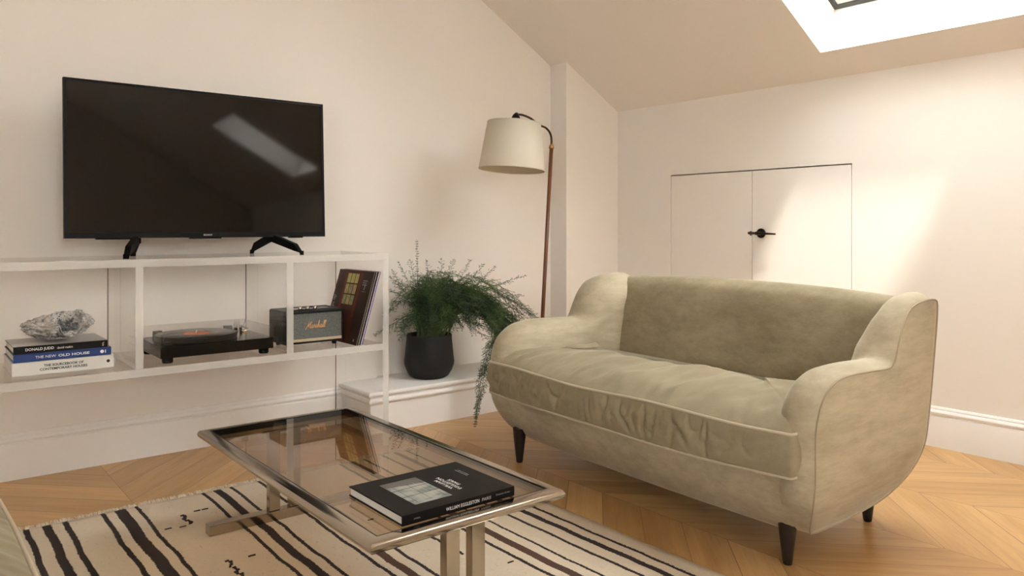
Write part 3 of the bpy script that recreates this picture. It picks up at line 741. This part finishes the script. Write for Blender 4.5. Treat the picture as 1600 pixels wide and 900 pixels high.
bb = thing('blue_book', 'blue book with white title between cream and black books', 'book', (.455, 3.13, z1), 'stacked books under the geode')
book(bb, .312, .603, 3.002, 3.25, z1, z1+.027, BLUE)
text('THE NEW', (.374, 3.002, z1+.0135), (1,0,0), (0,0,1), width=.060, height=.0085, parent=bb)
text('OLD HOUSE', (.441, 3.002, z1+.0135), (1,0,0), (0,0,1), width=.094, height=.0088, parent=bb, bold=.022)
bm = BM(); bm.faces.new([bm.verts.new((.574+.006*math.cos(2*math.pi*k/n_), 3.0012, z1+.0135+.006*math.sin(2*math.pi*k/n_))) for k in range(n_)])
quad(bm, [(.583,3.0012,z1+.008),(.586,3.0012,z1+.008),(.586,3.0012,z1+.019),(.583,3.0012,z1+.019)]); obj('emblem', bm, WHITE_PRINT, bb)
z2 = z1+.0273
kb = thing('black_spined_book', 'black spined book with grey cover, topmost of stack beneath the geode', 'book', (.45, 3.13, z2), 'stacked books under the geode')
book(kb, .312, .592, 3.004, 3.235, z2, z2+.024, GREYC)
bm = BM(); quad(bm, [(.312,3.010,z2+.0243),(.592,3.010,z2+.0243),(.592,3.235,z2+.0243),(.312,3.235,z2+.0243)]); obj('cover_print', bm, M('grey_cover_print', (.42,.40,.38), .35), kb)
text('DONALD JUDD', (.346, 3.004, z2+.012), (1,0,0), (0,0,1), width=.082, height=.0118, parent=kb, bold=.015)
text('david raskin', (.438, 3.004, z2+.012), (1,0,0), (0,0,1), width=.046, height=.0075, parent=kb)
text('Yale', (.578, 3.004, z2+.012), (0,0,-1), (1,0,0), width=.014, height=.006, parent=kb, align='CENTER')
# geode
GZ = z2+.0245
def mat_rock():
    m = M('geode_crust', (.45,.42,.38), .85); g = NG(m)
    n = g.noise(g.pos(), 55, 6, .75); n2 = g.noise(g.pos(), 14, 3)
    c = g.ramp(n, [(.32,(.07,.065,.06)),(.42,(.34,.32,.30)),(.52,(.58,.56,.53)),(.68,(.80,.79,.76))])
    c = g.mix(g.ramp(n2, [(.5,0),(.68,.55)]), c, (.26,.19,.11)); g.col(c); g.bump(n, .9, .006); return m
geo = thing('geode', 'rough grey crystal geode with a dark hollow on top of the book stack', 'geode', (.45, 3.12, GZ))
gc = Vector((.458, 3.12, GZ+.052))
bm = BM(); bmesh.ops.create_icosphere(bm, subdivisions=6, radius=1)
for v in bm.verts:
    p = v.co.copy()
    x, y, z = p
    sx, sy, sz = .108, .080, .052
    low = max(0, -z)
    q = Vector((x*sx*(1-.33*low**1.4), y*sy*(1-.3*low), z*sz))
    q.z += .010*x*(1 if z > 0 else -.5)*0
    if z > 0: q.z = sz*z*(.80+.10*math.sin(x*3)) 
    q.z += .006*x
    # hollow on the upper face, open to the front
    hx, hy = (x-.16)/.47, (y+.40)/.66
    d2_ = hx*hx+hy*hy
    if z > -.35 and d2_ < 1: q.z -= (.062+.022*(1-y)*.5)*(1-d2_)**.45*min(1, (z+.35)*2)
    hx, hy = (x+.45)/.22, (y+.1)/.4; d3 = hx*hx+hy*hy
    if z > .2 and d3 < 1: q.z -= .012*(1-d3)
    nn = noise.noise(p*3.1)*.010+noise.noise(p*8)*.006+abs(noise.noise(p*17))*.004+noise.noise(p*34)*.0018
    q += p*nn
    if q.z < -.048: q.z = -.048+(q.z+.048)*.15
    v.co = gc+q+Vector((0, 0, 0))
mn = min(v.co.z for v in bm.verts)
for v in bm.verts: v.co.z += GZ+.003-mn
bm.normal_update()
def inhol(c):
    x = (c.x-gc.x)/.108; y = (c.y-gc.y)/.080; hx, hy = (x-.16)/.47, (y+.40)/.66
    return hx*hx+hy*hy
for f_ in bm.faces:
    c = f_.calc_center_median(); f_.material_index = 1 if (inhol(c) < .80+.25*noise.noise(c*60) and c.z > gc.z-.038 and f_.normal.z > -.2) else 0
from mathutils.bvhtree import BVHTree
tree = BVHTree.FromBMesh(bm)
m_d = M('druse', (.09,.10,.105), .5); g = NG(m_d); n_ = g.noise(g.pos(), 120, 4); g.col(g.ramp(n_, [(.35,(.03,.033,.035)),(.55,(.13,.14,.145)),(.7,(.38,.40,.42))])); g.bump(n_, .8, .004)
obj('crust', bm, [mat_rock(), m_d], geo, auto=35)
bm = BM(); cry = random.Random(3)
for k in range(420):
    x = cry.uniform(-.5, .8); y = cry.uniform(-1, .4)
    p0 = Vector((gc.x+x*.108, gc.y+y*.080, gc.z+.15)); dd = inhol(p0)
    if dd > 1.05 or (dd < .45 and cry.random() < .6): continue
    hit, nrm_, _, _ = tree.ray_cast(p0, Vector((0, 0, -1)))
    if hit is None or hit.z < GZ+.02: continue
    s_ = cry.uniform(.0016, .0042)
    bmesh.ops.create_icosphere(bm, subdivisions=1, radius=s_, matrix=Matrix.Translation(hit) @ Matrix.Rotation(cry.uniform(0,3), 4, 'X') @ Matrix.Rotation(cry.uniform(0,3), 4, 'Z'))
obj('crystals', bm, M('crystal', (.30,.33,.36), .1, 0, Coat_Weight=.6), geo, label='pale grey crystals lining the hollow', kind='stuff')

# ------------------------------------------------------------------ turntable
ttx0, ttx1, tty0, tty1 = .752, 1.168, 2.945, 3.262
tt = thing('turntable', 'black record player with clear dust cover on the acrylic shelf', 'turntable', ((ttx0+ttx1)/2, (tty0+tty1)/2, SZ))
bm = BM(); box(bm, ttx0, ttx1, tty0, tty1, SZ+.020, SZ+.062); obj('plinth', bm, BLACKG, tt, bevel=.002)
for fx, fy in ((ttx0+.03,tty0+.026),(ttx1-.03,tty0+.026),(ttx0+.03,tty1-.03),(ttx1-.03,tty1-.03)):
    bm = BM(); lathe(bm, [(.016,SZ),(.019,SZ+.003),(.0195,SZ+.018),(.0195,SZ+.0205)], fx, fy, 24); obj('foot', bm, BLACKG, tt, auto=40)
pcx, pcy, pz = .925, 3.112, SZ+.062
bm = BM(); lathe(bm, [(.148,pz),(.150,pz+.002),(.150,pz+.016),(.147,pz+.018)], pcx, pcy, 64); obj('platter', bm, BLACK, tt, auto=40)
bm = BM(); lathe(bm, [(.0035,pz+.018),(.0035,pz+.028),(.002,pz+.030)], pcx, pcy, 12); obj('spindle', bm, STEEL, tt, auto=40)
bm = BM(); lathe(bm, [(.017,pz),(.017,pz+.018),(.012,pz+.020)], 1.118, 3.20, 24); lathe(bm, [(.007,pz+.018),(.007,pz+.034)], 1.118, 3.20, 16)
tube(bm, [(1.125,3.235,pz+.031),(1.118,3.20,pz+.031),(1.108,3.12,pz+.031),(1.10,3.04,pz+.030),(1.075,2.995,pz+.028)], .0035, 10)
box(bm, 1.062, 1.082, 2.985, 3.005, pz+.020, pz+.029); lathe(bm, [(.013,pz+.020),(.013,pz+.044)], 1.128, 3.243, 20)
obj('tonearm', bm, STEEL, tt, auto=40)
bm = BM(); lathe(bm, [(.016,pz),(.015,pz+.012)], ttx0+.035, tty0+.04, 20); obj('speed_knob', bm, BLACKG, tt, auto=40)
bm = BM()
LZ0, LZ1 = pz+.001, pz+.046
prof_l = [(ttx0+.004, tty0+.006), (ttx1-.004, tty0+.006), (ttx1-.004, tty1-.002), (ttx0+.004, tty1-.002)]
def rr(x0, x1, ya, yb, r, z):
    pts = []
    for cx, cy, a0 in ((x0+r, ya+r, math.pi), (x1-r, ya+r, 1.5*math.pi), (x1-r, yb-r, 0), (x0+r, yb-r, .5*math.pi)):
        for k in range(5):
            a = a0+.5*math.pi*k/4; pts.append((cx+r*math.cos(a), cy+r*math.sin(a), z))
    return pts
rings = [rr(ttx0+.004+i_, ttx1-.004-i_, tty0+.006+i_, tty1-.002-i_, .008, z_) for z_, i_ in ((LZ0,0),(LZ1-.006,0),(LZ1-.002,.002),(LZ1,.006))]
R_ = [[bm.verts.new(p) for p in r] for r in rings]
for a, b_ in zip(R_, R_[1:]):
    for i in range(len(a)): bm.faces.new((a[i], a[(i+1) % len(a)], b_[(i+1) % len(a)], b_[i]))
bm.faces.new(R_[-1])
lid = obj('dust_cover', bm, LID, tt, auto=50)
for xx in (ttx0+.07, ttx1-.07):
    bm = BM(); box(bm, xx-.016, xx+.016, tty1-.004, tty1+.012, pz-.012, pz+.02); obj('hinge', bm, BLACK, tt)
rec = thing('vinyl_record', 'black vinyl record with orange label lying on the turntable platter', 'record', (pcx, pcy, pz+.0182))
def mat_vinyl():
    m = M('vinyl', (.006,.006,.006), .25, 0, Specular_IOR_Level=.3); return m
bm = BM(); lathe(bm, [(.146,pz+.0182),(.1475,pz+.0192),(.146,pz+.0202),(.051,pz+.0200)], pcx, pcy, 64); obj('disc', bm, mat_vinyl(), rec, auto=40)
bm = BM(); lathe(bm, [(.050,pz+.0200),(.050,pz+.0207),(.0036,pz+.0207)], pcx, pcy, 48); obj('record_label', bm, M('orange_label', (.62,.17,.07), .5), rec, label='orange paper label', auto=40)

# ------------------------------------------------------------------ speaker
spx0, spx1, spy0, spy1, spz0, spz1 = 1.236, 1.496, 3.0, 3.17, SZ+.014, SZ+.152
sp_ = thing('bluetooth_speaker', 'black speaker with grey woven grille and gold script on acrylic shelf', 'speaker', ((spx0+spx1)/2, (spy0+spy1)/2, SZ))
LEATH = M('black_vinyl_wrap', (.008,.008,.008), .5, 0, Specular_IOR_Level=.2); g = NG(LEATH); g.bump(g.noise(g.pos(), 500, 2), .3, .001)
bm = BM(); box(bm, spx0, spx1, spy0+.006, spy1, spz0, spz1); obj('cabinet', bm, LEATH, sp_, bevel=.009, segs=4)
bm = BM()
for a in ((spx0+.003,spx1-.003,spz0+.002,spz0+.010),(spx0+.003,spx1-.003,spz1-.014,spz1-.004),(spx0+.003,spx0+.010,spz0+.010,spz1-.014),(spx1-.010,spx1-.003,spz0+.010,spz1-.014)):
    box(bm, a[0], a[1], spy0, spy0+.012, a[2], a[3])
obj('front_frame', bm, LEATH, sp_)
def mat_grille():
    m = M('grille_weave', (.1,.11,.10), .8); g = NG(m)
    w1 = g.n('ShaderNodeTexWave'); w1.wave_type = 'BANDS'; w1.bands_direction = 'DIAGONAL'; w1.inputs['Scale'].default_value = 110; w1.inputs['Distortion'].default_value = 4; w1.inputs['Detail'].default_value = 2; w1.inputs['Detail Scale'].default_value = 3
    g.l(g.pos((1,1,1.6)), w1.inputs[0]); g.col(g.ramp(g.math('ADD', g.math('MULTIPLY', w1.outputs[0], .5), g.math('MULTIPLY', g.noise(g.pos((260,1,420)), 1, 2), .5)), [(.25,(.025,.028,.026)),(.5,(.10,.108,.10)),(.8,(.30,.31,.28))])); return m
bm = BM(); box(bm, spx0+.010, spx1-.010, spy0+.002, spy0+.010, spz0+.021, spz1-.014); obj('grille', bm, mat_grille(), sp_)
bm = BM(); box(bm, spx0+.010, spx1-.010, spy0, spy0+.012, spz0+.010, spz0+.021); obj('trim_strip', bm, M('gold_strip', (.72,.60,.42), .35, .4), sp_)
GOLD = M('gold', (.78,.46,.22), .3, .8)
MS = [[(-.05,-.18),(.0,-.1),(.12,.2),(.28,.85),(.30,1.0)],[(.30,1.0),(.30,.6),(.34,.15),(.38,.3),(.62,.95),(.64,1.0)],[(.64,1.0),(.62,.6),(.62,.1),(.70,.02),(.80,.15)],
 [(1.08,.42),(.95,.48),(.84,.3),(.86,.05),(.98,.03),(1.10,.35)],[(1.10,.45),(1.08,.15),(1.14,.02),(1.24,.15)],[(1.24,.15),(1.32,.45),(1.36,.5),(1.44,.42),(1.42,.2),(1.46,.03)],[(1.46,.03),(1.58,.15),(1.72,.5)],[(1.72,.5),(1.70,.25),(1.80,.12),(1.72,.0),(1.58,.03)],
 [(1.80,.05),(1.94,.5),(1.98,1.0),(1.90,1.0),(1.88,.0)],[(1.88,.0),(1.96,.35),(2.08,.45),(2.10,.1),(2.18,.03),(2.28,.2)],[(2.55,.42),(2.42,.48),(2.32,.3),(2.34,.05),(2.46,.03),(2.56,.35)],[(2.56,.45),(2.55,.12),(2.62,.03),(2.72,.2)],
 [(2.72,.2),(2.84,.7),(2.86,1.0),(2.78,.98),(2.76,.2),(2.84,.02),(2.94,.2)],[(2.94,.2),(3.06,.7),(3.08,1.05),(3.0,1.02),(2.98,.2),(3.06,.02),(3.2,.15)]]
script(MS, (spx0+.090, spy0+.0005, spz0+.064), (1,0,0), (0,0,1), .0265, .00125, GOLD, sp_, 'logo')
bm = BM(); box(bm, spx0+.05, spx1-.05, spy0+.03, spy0+.085, spz1-.001, spz1+.002); obj('control_panel', bm, BLACKG, sp_)
for xx in (1.325, 1.358, 1.391):
    bm = BM(); lathe(bm, [(.0085,spz1+.001),(.0085,spz1+.007),(.0075,spz1+.009)], xx, spy0+.055, 20); obj('knob', bm, STEEL, sp_, auto=40)
for fx, fy in ((spx0+.03,spy0+.03),(spx1-.03,spy0+.03),(spx0+.03,spy1-.03),(spx1-.03,spy1-.03)):
    bm = BM(); lathe(bm, [(.008,SZ),(.010,SZ+.004),(.011,spz0+.001)], fx, fy, 16); obj('foot', bm, BLACK, sp_, auto=40)

# ------------------------------------------------------------------ leaning records
LB = Vector((1.501, 2.905, SZ+.0005)); ang = math.atan2(.088, .304); ux = Vector((math.sin(ang), 0, math.cos(ang))); nx_ = Vector((math.cos(ang), 0, -math.sin(ang)))
cols = [('brown', (.030,.014,.010), 'brown'), ('cream', (.72,.68,.60), 'cream'), ('black', (.02,.02,.02), 'black'), ('white', (.80,.79,.76), 'white'), ('orange', (.42,.20,.10), 'tan'), ('charcoal', (.03,.03,.035), 'dark grey'), ('pale', (.78,.78,.80), 'pale grey'), ('purple', (.10,.03,.22), 'purple')]
labs = ['record sleeve with lit window picture on dark brown cover, leaning beside speaker', 'cream edged record sleeve directly behind the dark picture sleeve', 'black edged record sleeve between the cream and bright white ones',
        'bright white edged record sleeve in the middle of the leaning row', 'tan edged record sleeve leaning in row beside speaker', 'dark grey record sleeve before the last pale one', 'pale grey record sleeve next to the purple one', 'purple record sleeve at the outer end of the leaning row']
off = 0; th = [.0052,.0035,.0035,.004,.0035,.0045,.004,.0055]
for k, ((nm, c_, cn), lb) in enumerate(zip(cols, labs)):
    base = LB+Vector(((off)/math.cos(ang), (0,.004,-.002,.003,.006,.0,.002,.004)[k], 0))
    r_ = thing('record_sleeve', lb, 'record', tuple(base), 'records leaning at the end of the acrylic shelf')
    t_ = th[k]-.0004; L = .315
    # lowest corner of the tilted card stands on the shelf
    lift = Vector((0, 0, t_*math.sin(ang)))
    o0 = base+lift
    yv = Vector((0, L, 0))
    bm = BM(); hexa(bm, [o0, o0+nx_*t_, o0+nx_*t_+yv, o0+yv, o0+ux*L, o0+nx_*t_+ux*L, o0+nx_*t_+yv+ux*L, o0+yv+ux*L])
    obj('sleeve', bm, M('sleeve_'+nm, c_, .5, 0, Specular_IOR_Level=.2), r_)
    if k == 0:
        bm = BM()
        def S_(a, b_, o=.0006): return o0+Vector((0, L*(1-a), 0))+ux*L*b_-nx_*o     # a from the back edge (left in view), b up
        def pq(a0, a1, b0, b1, mi, o=.0006): quad(bm, [S_(a0,b0,o), S_(a1,b0,o), S_(a1,b1,o), S_(a0,b1,o)], mi)
        pq(.20,.74,.0,1,0,.0003); pq(.24,.30,.3,.98,4,.0005); pq(.66,.72,.35,.97,4,.0005)
        pq(.29,.645,.50,.965,1,.0005)
        for i in range(3):
            for j in range(3):
                a0 = .305+.112*i; b0 = .515+.152*j
                mi = 2 if j == 2 else (3 if (i+j) % 2 else 5)
                pq(a0, a0+.098, b0, b0+.135, mi, .0008)
                if j < 2:
                    for q in range(4):
                        aa = a0+.01+.02*q; bb_ = b0+.01+.03*((q*7+i*3+j) % 3); pq(aa, aa+.018, bb_, bb_+.045, (6,3,2,7)[(q+i+j) % 4], .001)
        for i in range(9):
            if i == 4: continue
            pq(.03, .03+.05+.05*((i*5) % 3)/3, .62-.022*i*1.0, .628-.022*i, 8, .0007)
        for i in range(3): pq(.77, .90-.03*(i % 2), .86-.028*i, .87-.028*i, 8, .0007)
        pq(.84,.86,.74,.82,8,.0007); pq(.80,.90,.715,.72,8,.0007)
        pq(.90,.93,.045,.06,8,.0007); pq(.905,.925,.06,.075,8,.0007)
        for v in bm.verts: pass
        ms = [M('art_maroon', (.075,.022,.014), .5, 0, Specular_IOR_Level=.12), M('art_frame', (.045,.014,.008), .5, 0, Specular_IOR_Level=.12), M('art_yellow', (.50,.46,.17), .5, 0, Specular_IOR_Level=.12), M('art_ochre', (.45,.33,.13), .5, 0, Specular_IOR_Level=.12), M('art_red', (.14,.035,.02), .5, 0, Specular_IOR_Level=.12), M('art_olive', (.26,.27,.12), .5, 0, Specular_IOR_Level=.12), M('art_skin', (.50,.30,.22), .5, 0, Specular_IOR_Level=.12), M('art_teal', (.11,.22,.22), .5, 0, Specular_IOR_Level=.12), M('art_print', (.45,.42,.40), .5, 0, Specular_IOR_Level=.12)]
        obj('cover_picture', bm, ms, r_)
    off += th[k]

# ------------------------------------------------------------------ floor lamp
LY = 2.95
lamp = thing('floor_lamp', 'tall floor lamp with cream tapered shade on slim wooden stem behind sofa', 'lamp', (2.54, LY, 0))
WOODL = M('walnut_stem', (.16,.055,.022), .35)
bm = BM(); lathe(bm, [(.125,0),(.125,.012),(.118,.018),(.03,.022),(.018,.03),(.012,.05)], 2.54, LY, 48); obj('base', bm, BRONZE, lamp, auto=40)
ptop = Vector((2.630, LY, 1.335)); pbot = Vector((2.54, LY, .03))
bm = BM(); tube(bm, [pbot, ptop], .0098, 20); obj('pole', bm, WOODL, lamp, smooth=True)
bm = BM(); d_ = (ptop-pbot).normalized(); tube(bm, [ptop-d_*.005, ptop-d_*.001, ptop+d_*.005, ptop+d_*.015, ptop+d_*.02], [.0105,.013,.013,.0095,.007], 20); obj('collar', bm, BRASS, lamp, auto=40)
def P2(u, v, y=LY):
    a = (u-800)/F; dx, dy = .62659+a*.77935, .77935-a*.62659; s = y/dy; return Vector((dx*s, y, H-(v-355)/F*s))
arm_pts = [ptop+d_*.01, P2(861.5, 216), P2(859, 207), P2(853, 200), P2(845, 196.5), P2(838, 192), P2(829, 185), P2(819, 180.5), P2(812, 179), P2(807, 180)]
bm = BM(); tube(bm, [tuple(p) for p in catmull([tuple(p) for p in arm_pts], 4, False)], .0055, 12)
lathe(bm, [(.006,P2(807,183).z),(.010,P2(807,181).z),(.010,P2(807,177.5).z),(.005,P2(807,176).z)], P2(807,180).x, LY, 16)
obj('arm', bm, BRONZE, lamp, smooth=True)
sc = P2(806, 188.5)
bm = BM(); zt_ = sc.z
lathe(bm, [(.006,zt_+.036),(.013,zt_+.030),(.020,zt_+.018),(.024,zt_),(.024,zt_-.03),(.018,zt_-.035),(.018,zt_-.08)], sc.x, LY, 28); obj('socket_cap', bm, BLACK, lamp, auto=40)
bm = BM(); lathe(bm, [(.012,zt_-.08),(.016,zt_-.095),(.030,zt_-.125),(.028,zt_-.15),(.012,zt_-.168)], sc.x, LY, 24); obj('bulb', bm, M('opal_bulb', (.85,.83,.78), .3), lamp, smooth=True)
m = M('linen_shade', (.80,.745,.63), .85); g = NG(m); g.b.inputs['Transmission Weight'].default_value = 0
g.bump(g.noise(g.pos((400,400,60)), 1, 2), .15, .001)
# thin linen lets daylight through
tl = g.n('ShaderNodeBsdfTranslucent'); tl.inputs[0].default_value = (.80,.70,.54,1); mx = g.n('ShaderNodeMixShader'); mx.inputs[0].default_value = .35
out = [n for n in g.t.nodes if n.type == 'OUTPUT_MATERIAL'][0]; g.l(g.b.outputs[0], mx.inputs[1]); g.l(tl.outputs[0], mx.inputs[2]); g.l(mx.outputs[0], out.inputs[0])
ct = P2(803.5, 192.5); cbm = P2(799.5, 265.5); axd = (ct-cbm).normalized(); e1 = Vector((1,0,0))-axd*axd.x; e1.normalize(); e2 = axd.cross(e1)
bm = BM(); rings = []
for rr_, c_ in ((.163, cbm), (.1625, cbm+axd*.004), (.132, ct)):
    rings.append([c_+(e1*math.cos(2*math.pi*k/64)+e2*math.sin(2*math.pi*k/64))*rr_ for k in range(64)])
loft(bm, rings, cap=False); sh = obj('shade', bm, m, lamp, smooth=True, recalc=True); s_ = sh.modifiers.new('s', 'SOLIDIFY'); s_.thickness = .0015
bm = BM(); tube(bm, [cbm+(e1*math.cos(2*math.pi*k/64)+e2*math.sin(2*math.pi*k/64))*.163 for k in range(64)], .0018, 6, closed=True); obj('shade_ring', bm, m, sh, smooth=True); bm = BM(); tube(bm, [ct+(e1*math.cos(2*math.pi*k/64)+e2*math.sin(2*math.pi*k/64))*.132 for k in range(64)], .0018, 6, closed=True)
for k in range(3):
    a = 2*math.pi*k/3+.4; tube(bm, [ct+(e1*math.cos(a)+e2*math.sin(a))*.131, Vector((sc.x, LY, zt_-.028))+(e1*math.cos(a)+e2*math.sin(a))*.02], .0015, 6)
obj('shade_ring', bm, m, sh, smooth=True)

# ------------------------------------------------------------------ potted asparagus fern
PX, PY, PZ = 2.075, 3.235, .1905
fern = thing('potted_fern', 'bushy asparagus fern trailing from a dark round pot on the white ledge', 'plant', (PX, PY, PZ))
POTM = M('charcoal_ceramic', (.016,.016,.015), .65, 0, Specular_IOR_Level=.25); g = NG(POTM); g.bump(g.noise(g.pos((1,1,60)), 4, 3), .15, .002)
bm = BM(); lathe(bm, [(.06,PZ),(.082,PZ+.001),(.096,PZ+.010),(.112,PZ+.035),(.122,PZ+.062),(.124,PZ+.078),(.121,PZ+.10),(.116,PZ+.15),(.112,PZ+.190),(.112,PZ+.208),(.109,PZ+.212),(.105,PZ+.208),(.103,PZ+.18)], PX, PY, 64); obj('pot', bm, POTM, fern, smooth=True)
bm = BM(); lathe(bm, [(.1035,PZ+.186),(.06,PZ+.19),(.01,PZ+.191)], PX, PY, 32); obj('soil', bm, M('soil', (.03,.02,.012), .95), fern)
rnd_ = random.Random(11)
fol = BM(); stm = BM()
def needle(bm, p, d, L, wd):
    d = d.normalized(); s = d.cross(Vector((rnd_.uniform(-1,1), rnd_.uniform(-1,1), rnd_.uniform(-1,1)))).normalized()*wd
    a = bm.verts.new(p-s); b_ = bm.verts.new(p+s); c_ = bm.verts.new(p+d*L*.6+s*.8); e = bm.verts.new(p+d*L); bm.faces.new((a, b_, c_)); bm.faces.new((a, c_, e))
def frond(pts, start=.25, side=.05, dens=.012, nl=.010):
    P = [Vector(p) for p in catmull([tuple(p) for p in pts], 8, False)]
    for p in P:
        if p.y > 3.40: p.y = 3.40
        if p.x < CX1+.012 and p.z < .83 and p.y > 2.88: p.x = CX1+.012+rnd_.uniform(0,.01)
    P = resample([tuple(p) for p in P], max(10, int(sum((b_-a).length for a, b_ in zip(P, P[1:]))/.012)), False)
    tube(stm, P, [.0022-.0016*i/len(P) for i in range(len(P))], 4)
    n = len(P)
    for i in range(n-1):
        s = i/n
        if s < start: continue
        t = (P[i+1]-P[i]).normalized()
        for q in range(2):
            L = side*(math.sin(math.pi*min(1, (s-start)/(1-start)*.8+.2))**.7)*rnd_.uniform(.5, 1.15)
            sd_ = t.cross(Vector((0,0,1))); sd_ = sd_.normalized() if sd_.length > .1 else Vector((1,0,0)); v = sd_*(1 if q else -1)+Vector((rnd_.gauss(0,.5), rnd_.gauss(0,.5), rnd_.gauss(0,.4))); v -= t*v.dot(t); v.normalize(); d = (v+t*rnd_.uniform(.4,1.0)).normalized()
            m_ = max(2, int(L/.0075)); pp = P[i].copy()
            for k in range(m_):
                pp = pp+d*(L/m_)+Vector((0,0,-.0006*k))
                if pp.y > 3.405: break
                for z_ in range(3):
                    dd = (d*rnd_.uniform(.5,1.2)+Vector((rnd_.gauss(0,1), rnd_.gauss(0,1), rnd_.gauss(0,.5)))*.55)
                    needle(fol, pp, dd, nl*rnd_.uniform(.6,1.2), .0010)
top = Vector((PX, PY, PZ+.19))
def W_(u, v, y): return P2(u, v, y)
tg = []
# (pixel-like target of the crown outline used only to size the plant)
for k in range(105):
    a = rnd_.uniform(0, 2*math.pi); R0 = rnd_.uniform(.08, .36); lean_ = Vector((.13, -.04, 0))
    dx, dy = math.cos(a)*R0, math.sin(a)*R0*.62
    hh = rnd_.uniform(.10, .33)*(1-.35*R0)
    root_ = top+Vector((rnd_.uniform(-.06,.06), rnd_.uniform(-.05,.05), 0))
    end = top+Vector((dx, dy, 0))*1.0+lean_*rnd_.uniform(.3,1.4)
    peak = root_.lerp(end, .45)+Vector((0, 0, hh*1.05))
    end.z = top.z+hh*rnd_.uniform(.25,.95)-.10*R0
    if end.y > 3.37: end.y = 3.37
    frond([root_, root_.lerp(peak, .5)+Vector((0,0,hh*.30)), peak, end], .22, .055)
for k in range(44):    # right hand hump reaching towards the sofa
    root_ = top+Vector((rnd_.uniform(0,.07), rnd_.uniform(-.05,.05), 0))
    ex = rnd_.uniform(.38,.66); end = top+Vector((ex*.80, rnd_.uniform(-.20,.02)-.08, rnd_.uniform(-.10,.16)))
    mid = root_.lerp(end, .5)+Vector((0,0,rnd_.uniform(.16,.26)))
    frond([root_, root_.lerp(mid,.5)+Vector((0,0,.08)), mid, end, end+Vector((.02,-.01,-rnd_.uniform(.03,.12)))], .3, .045)
for (u, v, yy) in ((651,374,3.3),(622,408,3.25),(640,404,3.2),(710,404,3.3),(756,412,3.25),(823,430,3.0),(829,482,2.95),(829,490,3.0),(690,402,3.2),(735,405,3.25),(607,452,3.12),(612,470,3.12),(622,512,3.05),(618,520,3.02),(800,440,3.1),(775,415,3.2),(603,430,3.2),(815,460,3.0),(665,405,3.2),(612,420,3.15),(615,440,3.1)):
    e = W_(u, v, yy); root_ = top+Vector((rnd_.uniform(-.05,.05), rnd_.uniform(-.04,.03), 0)); mid = root_.lerp(e, .55)+Vector((0,0,.07 if v > 420 else .03))
    frond([root_, root_.lerp(mid,.5)+Vector((0,0,.05)), mid, e], .3 if u != 651 else .62, .032 if u != 651 else .006)
for k in range(18):     # trailing strands down the front of the ledge
    root_ = top+Vector((.07, -.05, 0)); o_ = rnd_.uniform(-.02,.02)
    a1 = W_(735+rnd_.uniform(-10,15), 470+rnd_.uniform(-12,10), 3.08); a2 = W_(775+rnd_.uniform(-16,14), 500+rnd_.uniform(-10,20), 2.98)
    bot = (670, 655, 640, 610, 600, 590, 570, 560, 575)[k % 9]
    seq = [root_, root_.lerp(a1,.5)+Vector((0,0,.07)), a1, a2, W_(768+rnd_.uniform(-12,16), 545, 2.95)]
    if bot >= 590: seq.append(W_(756+rnd_.uniform(-8,8), 590, 2.94))
    if bot >= 640: seq += [W_(748, 625, 2.92), W_(740+rnd_.uniform(-2,3), bot, 2.91)]
    frond(seq, .28, .026 if bot > 620 else .034, nl=.010)
def mat_fern():
    m = M('fern_green', (.03,.08,.02), .55); g = NG(m)
    g.col(g.ramp(g.noise(g.pos(), 9, 3), [(.3,(.008,.030,.012)),(.48,(.018,.060,.018)),(.64,(.09,.16,.035))])); return m
fo = obj('foliage', fol, mat_fern(), fern, recalc=False); fo['kind'] = 'stuff'
st_ = obj('stems', stm, M('fern_stem', (.07,.10,.03), .6), fern, smooth=True); st_['kind'] = 'stuff'
